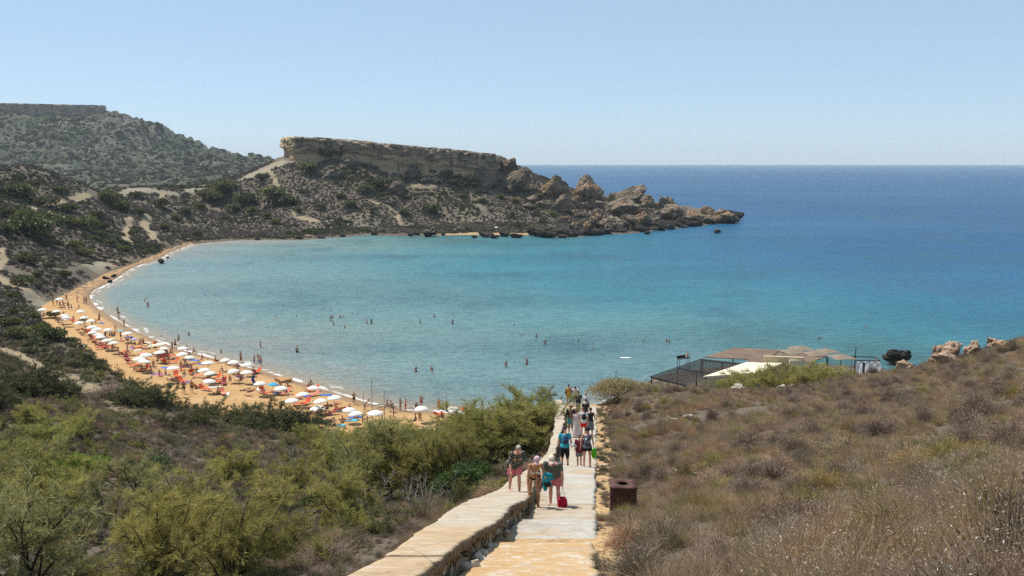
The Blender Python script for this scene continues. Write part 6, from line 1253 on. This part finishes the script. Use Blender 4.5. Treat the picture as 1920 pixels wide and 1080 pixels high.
for px, row, k, col, ty in allp:
    h = onsand(px, row)
    if not h: continue
    sk, c2, hr = rp(); col = col or c2; n_[ty] += 1
    if ty == 2:
        o = small(k, h[0], h[1], h[2] + .20, 0, sk, col, hr); o.rotation_euler = Euler((R(-90), 0, 0)); m = Matrix.Rotation(R(80) + random.gauss(0, .6), 4, 'Z') @ Matrix.Rotation(R(-90), 4, 'X'); m.translation = Vector((h[0], h[1], h[2] + .22)); o.matrix_basis = m
    else: o = small(k, h[0], h[1], h[2] + (.30 if ty == 1 and random.random() < .5 else 0), random.uniform(-3.1, 3.1) if ty == 1 else random.choice([-.5, .3, 2.6, 3.4, 1.5]), sk, col, hr)
    tag(o, 'person in %s swimwear %s, %s such from the left' % (col, words_[ty], ordinal(n_[ty])), 'person', 'people %s' % words_[ty])
SW = [(530,575,.3),(527,590,.3),(517,594,.3),(520.6,598,.3),(556,594,.35),(607,582,.3),(620,581,.35),(638,583,.25),(660,588,.3),(620,597,.7),(623.5,597,.7),(637.6,596,.6),(643,595,.5),(625.6,609,-1),(646.6,615,.5),(688,608,1.2),(696.5,608,1.2),(702,583,.35),(729,583,.3),(788,608,1.1),(814,595,.7),(839,598,.3),(848.6,608,1.2),
      (964,611,.3),(1005.7,633,.8),(1022,645,.9),(1075,639,.4),(1084,640,.4),(1094.6,653,.3),(1112.5,655,.35),(1193,635,.3),(1206,641,.35),(1250,641,.6),(1255,642,.5),(949,688,1.15),(988,684,1.2),(384,554,.3),(404,554,.3),(741,468,.3),(340,500,.3),(1620,615,.3),(1536,635,.4),(1625,614,.3),(271,566,-1),(277.5,576,1.25),(354,629,.7),
      (489,651,1.1),(414,662,.7),(557,661,1.1),(780,697,.95),(809.5,698,1.0),(303,631,.4),(979,629,.25),(320,498,.2),(1282,0,0)]
SW.sort(); k = 0
for px, row, up_ in SW:
    if row == 0: continue
    x, y, _ = wp(px, row, 0); k += 1; sk, col, hr = rp(); key = 'bend' if up_ < 0 else random.choice(['stand', 'hips', 'standf', 'phone', 'arms' if up_ > .6 else 'stand']); u2 = .95 if up_ < 0 else up_; H_ = 1.2 if key == 'bend' else 1.74
    o = small(key, x, y, (-.35 if key == 'bend' else u2 - H_), random.uniform(-3, 3), sk if sk != 'fair' else 'deep', col, hr)
    tag(o, 'bather in the bay with %s the water, %s from the left' % ('only the head above' if u2 <= .4 else 'the chest above' if u2 < .9 else 'most of the body above', ordinal(k)), 'person', 'bathers in the bay')
# floating board
me = fused([ellip((0, 0, .04), (1.1, .3, .05))], .03, 1); me.materials.append(cloth('white_board', (.8, .8, .8), .02)); o = bpy.data.objects.new('floating_board', me); COL.objects.link(o); o.location = wp(1173, 671, .03); tag(o, 'white board floating alone on the bay', 'board')
# sand heap
h = onsand(530, 716)
if h: me = boulder(77, 4, .2, 6, .2); me.materials.append(M_sand); o = bpy.data.objects.new('sand_heap', me); COL.objects.link(o); o.location = (h[0], h[1], h[2]); o.scale = (1.6, 1.0, .8); tag(o, 'heap of dug brown sand beside the blue umbrella', 'sand heap')
# timber and pole frame by the waterline
M_tim = simple('weathered_timber', (.17, .135, .105), .85, .3, 5); M_pol = simple('galvanised_pole', (.34, .34, .33), .5, .1, 5)
fr_ = empty('beach_frame'); b1 = wp(683, 789, 1.2); b2 = wp(698, 779, 1.2); b3 = wp(721, 777, 1.2); b4 = wp(738, 771, 1.1); b5 = wp(680, 787, 1.2); b6 = wp(668, 792, 1.2); g = zpt(b2[0], b2[1]); fr_.location = (b2[0], b2[1], g); tag(fr_, 'timber and pole frame with tall masts standing at the back of the beach', 'frame')
def rel(p, z): return (p[0] - b2[0], p[1] - b2[1], z)
def post(nm, p, h_, r_, m): v, f = tube([rel(p, -.4), rel(p, h_ * .5), rel(p, h_)], r_, r_ * .8, 8); link(nm, npmesh(nm, v, f, 3), m, fr_)
def rail(p, q, z1, z2, r_=.06): v, f = tube([rel(p, z1), tuple((np.array(rel(p, z1)) + rel(q, z2)) / 2), rel(q, z2)], r_, r_, 6); link('rail', npmesh('rail', v, f, 3), M_tim, fr_)
post('mast', b1, 4.3, .05, M_pol); post('mast', b2, 5.3, .055, M_pol); post('mast', b3, 3.9, .05, M_pol); post('post', b4, 1.6, .07, M_tim); post('post', b5, 1.3, .08, M_tim); post('post', (b2[0] - .4, b2[1] - 1.5), 1.0, .08, M_tim); post('post', (b3[0] - .2, b3[1] - .8), 1.2, .08, M_tim)
rail(b1, b2, 2.3, 2.3, .035); rail(b2, b3, 2.0, 2.0, .04); rail(b3, b4, 1.55, 1.5); rail(b2, b3, .75, .8); rail(b5, b2, 1.15, 1.0); rail(b5, b2, .6, .5); rail(b1, b4, 1.7, 1.6, .04); rail(b2, b3, 1.3, 1.3)

# ================================================================== RESTAURANT ON THE SHORE
ZR = 4.6
def q3(px, row, z=ZR): return np.array(wp(px, row, z))
def slab_of(cs, th):
    cs = [np.array(c) for c in cs]; V = cs + [c - [0, 0, th] for c in cs]; k = len(cs); Fc = [list(range(k)), list(range(2 * k - 1, k - 1, -1))] + [[(i + 1) % k, i, i + k, (i + 1) % k + k] for i in range(k)]
    me = bpy.data.meshes.new('slab'); me.from_pydata([tuple(v) for v in V], [], Fc); me.update(); return me
def grid_sheet(A, B, C, D, n, m, th, sag=0, ridges=0, seed=0):
    """A-B near edge, D-C far edge"""
    V = []
    for top in (1, 0):
        for j in range(m + 1):
            for i in range(n + 1):
                s, t_ = i / n, j / m; p = (A * (1 - s) + B * s) * (1 - t_) + (D * (1 - s) + C * s) * t_; z = sag * float(vn(s * 5 + seed, t_ * 4)) - abs(sag) * abs(math.sin(s * math.pi * ridges)) * -1.0 * (1 if ridges else 0)
                V.append(p + [0, 0, z - (0 if top else th)])
    k = (n + 1) * (m + 1); I = np.arange(k).reshape(m + 1, n + 1); A_ = np.c_[I[:-1, :-1].ravel(), I[:-1, 1:].ravel(), I[1:, 1:].ravel(), I[1:, :-1].ravel()]; bd = list(I[0]) + list(I[1:, -1]) + list(I[-1, -2::-1]) + list(I[-2:0:-1, 0]); Fc = list(A_) + list(A_[:, ::-1] + k)
    for a, b in zip(bd, bd[1:] + bd[:1]): Fc.append([b, a, a + k, b + k])
    return npmesh('sheet', V, Fc, 4)
M_beam = simple('dark_stained_beam', (.032, .026, .022), .7, .3, 3); M_cream = simple('cream_roof_paint', (.62, .56, .42), .85, .08, .6); M_creamw = simple('cream_wall_paint', (.55, .45, .28), .85, .1, .8)
t = NT('brown_reed_awning'); P = t.geo(); c = t.ramp(t.noise(P, .9, 5, .65, (1, 1, 1)), [(.3, (.12, .085, .065)), (.55, (.175, .125, .095)), (.75, (.23, .17, .13))]); M_awn = t.done(c, .95, t.bump(t.noise(P, 6, 4, .6, (4, .5, 1)), .05), .1)
M_ground = M_pale
# pergola with slats
pg = empty('pergola', tuple(q3(1300, 700, 2.5))); tag(pg, 'long pergola of dark parallel beams at the left end of the restaurant', 'pergola'); o0 = np.array(pg.location)
A, B, C_, D = q3(1219, 706), q3(1316, 672), q3(1398, 681), q3(1284, 722)
for i in range(15):
    s = i / 14; a = A * (1 - s) + D * s; b = B * (1 - s) + C_ * s; d = unit(b - a); n2 = np.array([-d[1], d[0], 0]) * .075; cs = [a - n2, b - n2, b + n2, a + n2]; link('beam', slab_of([c - o0 for c in cs], .09), M_beam, pg)
for s, z in ((.02, 0), (.5, 0), (.98, 0)):
    a = A * (1 - s) + B * s; b = D * (1 - s) + C_ * s; d = unit(b - a); n2 = np.array([-d[1], d[0], 0]) * .09; link('crossbeam', slab_of([c - o0 - [0, 0, .095] for c in (a - n2, b - n2, b + n2, a + n2)], .18), M_beam, pg)
    for u_ in (.01, .5, .99):
        p = a * (1 - u_) + b * u_; gz_ = min(zpt(p[0], p[1]), 1.5); link('post', boxes('post', [(p[0] - .08 - o0[0], p[0] + .08 - o0[0], p[1] - .08 - o0[1], p[1] + .08 - o0[1], gz_ - .6 - o0[2], ZR - .35 - o0[2])]), M_beam, pg)
dk = [q3(1219, 709, 1.9) - [0, 0, 0], q3(1316, 672, 1.9) + [0, -2, 0], q3(1398, 681, 1.9) + [0, -2, 0], q3(1290, 735, 1.9)]
deck = link('terrace', slab_of([A + [.2, -.2, -2.7], B + [.3, 0, -2.7], C_ + [0, 0, -2.7], D + [0, -.3, -2.7]], 2.2), simple('pale_paving', (.17, .155, .135), .9, .2, 1.5)); deck['kind'] = 'structure'
# building: cream roof, parapet, brown awnings
bd_ = empty('restaurant', tuple(q3(1420, 690, 2))); tag(bd_, 'low beach restaurant with cream flat roof and brown awnings', 'building'); o0 = np.array(bd_.location)
r0 = [q3(1318, 708), q3(1428, 700), q3(1470, 681), q3(1400, 680.5)]; link('roof', slab_of([c - o0 + [0, 0, .15] for c in r0], .3), M_cream, bd_)
wl = slab_of([(c - r0_c) * .96 + r0_c - o0 + [0, 0, -.17] for r0_c in [sum(r0) / 4] for c in r0], 4.2); link('wall', wl, M_creamw, bd_)
pa, pb = q3(1432, 680), q3(1506, 683); d = unit(pb - pa); nn = np.array([-d[1], d[0], 0]) * .2
link('parapet', slab_of([c - o0 + [0, 0, 1.0] for c in (pa - nn, pb - nn, pb + nn, pa + nn)], 2.0), M_creamw, bd_)
pc = q3(1478, 682); link('parapet', slab_of([c - o0 for c in (pc + [0, -.6, .65], pc + [2.2, -.6, .65], pc + [2.2, -.25, .65], pc + [0, -.25, .65])], 1.5), M_cream, bd_)
aw = [(q3(1318, 671.5), q3(1436, 677.5), q3(1466, 657.5), q3(1375, 653.5)), (q3(1438, 678), q3(1520, 682), q3(1552, 669), q3(1468, 657.8)), (q3(1400, 680), q3(1432, 682), q3(1437, 678), q3(1404, 676.5))]
for i, (a, b, c, d) in enumerate(aw):
    link('awning', grid_sheet(*(v - o0 + [0, 0, .12 + .05 * i] for v in (a, b, c, d)), 30, 12, .08, .035, 9 if i < 2 else 0, i), M_awn, bd_)
    for p in (a, b, c, d): gz_ = min(zpt(p[0], p[1]), 1.5); link('post', boxes('post', [(p[0] - .07 - o0[0], p[0] + .07 - o0[0], p[1] - .07 - o0[1], p[1] + .07 - o0[1], gz_ - .6 - o0[2], ZR - .1 - o0[2])]), M_beam, bd_)
# square brown parasols
def parasol(px, row, wpx, lab, z=4.9):
    x, y, _ = wp(px, row, z); g = max(zpt(x, y), .3); e = empty('parasol', (x, y, g), random.uniform(0, .5)); H_ = z - g; r_ = wpx / F * math.hypot(y, 28) / 2 * .85; V = []; n = 12
    for top in (1, 0):
        for j in range(n + 1):
            for i in range(n + 1): a, b = (i / n - .5) * 2, (j / n - .5) * 2; m_ = max(abs(a), abs(b)); V.append((a * r_, b * r_, H_ + .45 * (1 - m_) - .10 * (1 - abs(abs(a) - abs(b))) * m_ - (0 if top else .02)))
    k = (n + 1) ** 2; I = np.arange(k).reshape(n + 1, n + 1); A_ = np.c_[I[:-1, :-1].ravel(), I[:-1, 1:].ravel(), I[1:, 1:].ravel(), I[1:, :-1].ravel()]; link('canopy', npmesh('canopy', V, np.vstack([A_, A_[:, ::-1] + k]), 4), cloth('taupe_canvas', (.19, .15, .11), .15), e)
    v, f = tube([(0, 0, -.4), (0, 0, H_ / 2), (0, 0, H_ + .5)], .05, .05, 6); link('pole', npmesh('pole', v, f, 3), M_beam, e); tag(e, lab, 'parasol', 'parasols of the restaurant')
for px, row, w_, lab in ((1486,659,48,'taupe square parasol, the leftmost of five behind the brown awning'),(1501,653,46,'taupe square parasol, farthest out towards the sea'),(1527,663,46,'taupe square parasol, in the middle of the five'),(1550,658,44,'taupe square parasol, second from the right of the five'),(1577,669,48,'taupe square parasol, the rightmost, closest to the white cabana')): parasol(px, row, w_, lab)
# white cabana
x, y, z = wp(1622, 688, 3.0); g = zpt(x, y); cb = empty('cabana', (x, y, g), R(-6)); tag(cb, 'white curtained cabana bed standing right of the taupe parasols', 'cabana'); w2 = 42 / F * math.hypot(y, 30) / 2; hh = 3.0 + w2 * .65 - g + .1; hh = min(max(hh, 2.1), 3.2)
t = NT('white_curtain'); t.done((.86, .86, .86), .9); tr = t.n('BsdfTranslucent'); tr.inputs[0].default_value = (.95, .95, .95, 1); mx = t.n('MixShader'); mx.inputs[0].default_value = .75
t.l(t.b.outputs[0], mx.inputs[1]); t.l(tr.outputs[0], mx.inputs[2]); t.l(mx.outputs[0], t.out.inputs[0]); Wc = t.m
for sx in (-1, 1):
    for sy in (-1, 1): link('post', boxes('post', [(sx * w2 - .05, sx * w2 + .05, sy * w2 * .8 - .05, sy * w2 * .8 + .05, -.3, hh)]), M_pol, cb)
for a in ((-w2, w2, -w2 * .8 - .06, -w2 * .8 + .06), (-w2, w2, w2 * .8 - .06, w2 * .8 + .06), (-w2 - .06, -w2 + .06, -w2 * .8, w2 * .8), (w2 - .06, w2 + .06, -w2 * .8, w2 * .8)): link('top_rail', boxes('top_rail', [(*a, hh + .003, hh + .12)]), M_beam, cb)
def curtain(x0, y0, x1, y1, ztop, zbot):
    n = 40; V = []
    for top in (1, 0):
        for zz in (ztop, (ztop + zbot) / 2, zbot):
            for i in range(n + 1): s = i / n; p = np.array([x0 + (x1 - x0) * s, y0 + (y1 - y0) * s]); nrm = unit(np.array([y1 - y0, x0 - x1])); q = p + nrm * (.07 * math.sin(i * .55) + (0 if top else .01)); V.append((q[0], q[1], zz))
    k = 3 * (n + 1); I = np.arange(k).reshape(3, n + 1); A_ = np.c_[I[:-1, :-1].ravel(), I[:-1, 1:].ravel(), I[1:, 1:].ravel(), I[1:, :-1].ravel()]; link('curtain', npmesh('curtain', V, np.vstack([A_, A_[:, ::-1] + k]), 4), Wc, cb)
curtain(-w2, -w2 * .8 - .1, w2, -w2 * .8 - .1, hh - .05, .1); curtain(w2 + .1, -w2 * .8, w2 + .1, w2 * .8, hh - .05, .1)
x, y, z = wp(1603, 683, 3.2); v, f = tube([(0, 0, -1.5), (0, 0, 1), (.02, 0, 2.6)], .09, .06, 8); o = link('pole', npmesh('pole', v, f, 3), M_beam); o.name = 'dark_pole'; o.location = (x, y, z); tag(o, 'tall dark pole standing just left of the white cabana', 'pole')
x, y, z = wp(1619, 697, 3.2); v, f = tube([(0, 0, -1.2), (0, 0, .6), (0, 0, 1.35)], .16, .15, 8); o = link('post', npmesh('bollard', v, f, 3), M_beam); o.name = 'black_bollard'; o.location = (x, y, z); tag(o, 'thick black post in front of the white cabana', 'post')
# raised bench with a sitter
x, y, z = wp(1281, 686, 2.2); e = empty('raised_bench', (x, y, z), R(28)); tag(e, 'high dark metal bench at the sea edge of the pergola', 'bench'); link('seat', boxes('seat', [(-1.0, 1.0, -.35, .35, 1.15, 1.23)]), M_beam, e)
for sx in (-.95, .9):
    for sy in (-.3, .25): link('leg', boxes('leg', [(sx, sx + .06, sy, sy + .06, -.8, 1.148)]), M_beam, e)
link('backrest', boxes('backrest', [(-1.0, 1.0, .33, .37, 1.235, 1.6)]), M_beam, e)
small('sitf', x + .5, y + .15, z + 1.17, 2.2, 'deep', 'white', 'blond'); 
sit = [o for o in COL.objects if o.name.startswith('person') and 'label' not in o and o.parent is None][-1]; tag(sit, 'fair haired person sitting on the high bench by the pergola', 'person')
# tiny hiker on the saddle
h = hit(240, 347.5, y0=300)
if h: o = small('walkm', h[0], h[1], h[2], 1.4, 'deep', 'white', 'black'); o.scale = (1.3, 1.3, 1.3); tag(o, 'lone walker on the pale clay saddle between the hills', 'person')
h = hit(931, 433, y0=300)
if h: e = copy_tree(UP); e.location = h; tag(e, 'single white beach umbrella on the small far beach under the headland', 'beach umbrella')
for i, (px, row) in enumerate(((882, 434), (889, 434), (946, 434))):
    h = hit(px, row + 1, y0=300)
    if h: o = small('stand', *h, i, 'dark', 'black', 'black'); tag(o, 'person standing on the small far beach, %s from the left' % ordinal(i + 1), 'person', 'people on the far beach')

# ================================================================== AIR
hm = bpy.data.materials.new('sea_haze'); hm.use_nodes = True; ht = hm.node_tree
for n_ in list(ht.nodes):
    if n_.type == 'BSDF_PRINCIPLED': ht.nodes.remove(n_)
pv = ht.nodes.new('ShaderNodeVolumePrincipled'); pv.inputs['Color'].default_value = (.80, .90, 1, 1); pv.inputs['Density'].default_value = 7.5e-5; pv.inputs['Anisotropy'].default_value = 0
ht.links.new(pv.outputs[0], ht.nodes['Material Output'].inputs['Volume'])
bm = bmesh.new(); bmesh.ops.create_cube(bm, size=1); me = bpy.data.meshes.new('haze'); bm.to_mesh(me); bm.free()
o = link('haze', me, hm); o.scale = (32000, 13500, 230); o.location = (0, 6000, 230 / 2 - 11); o['kind'] = 'stuff'
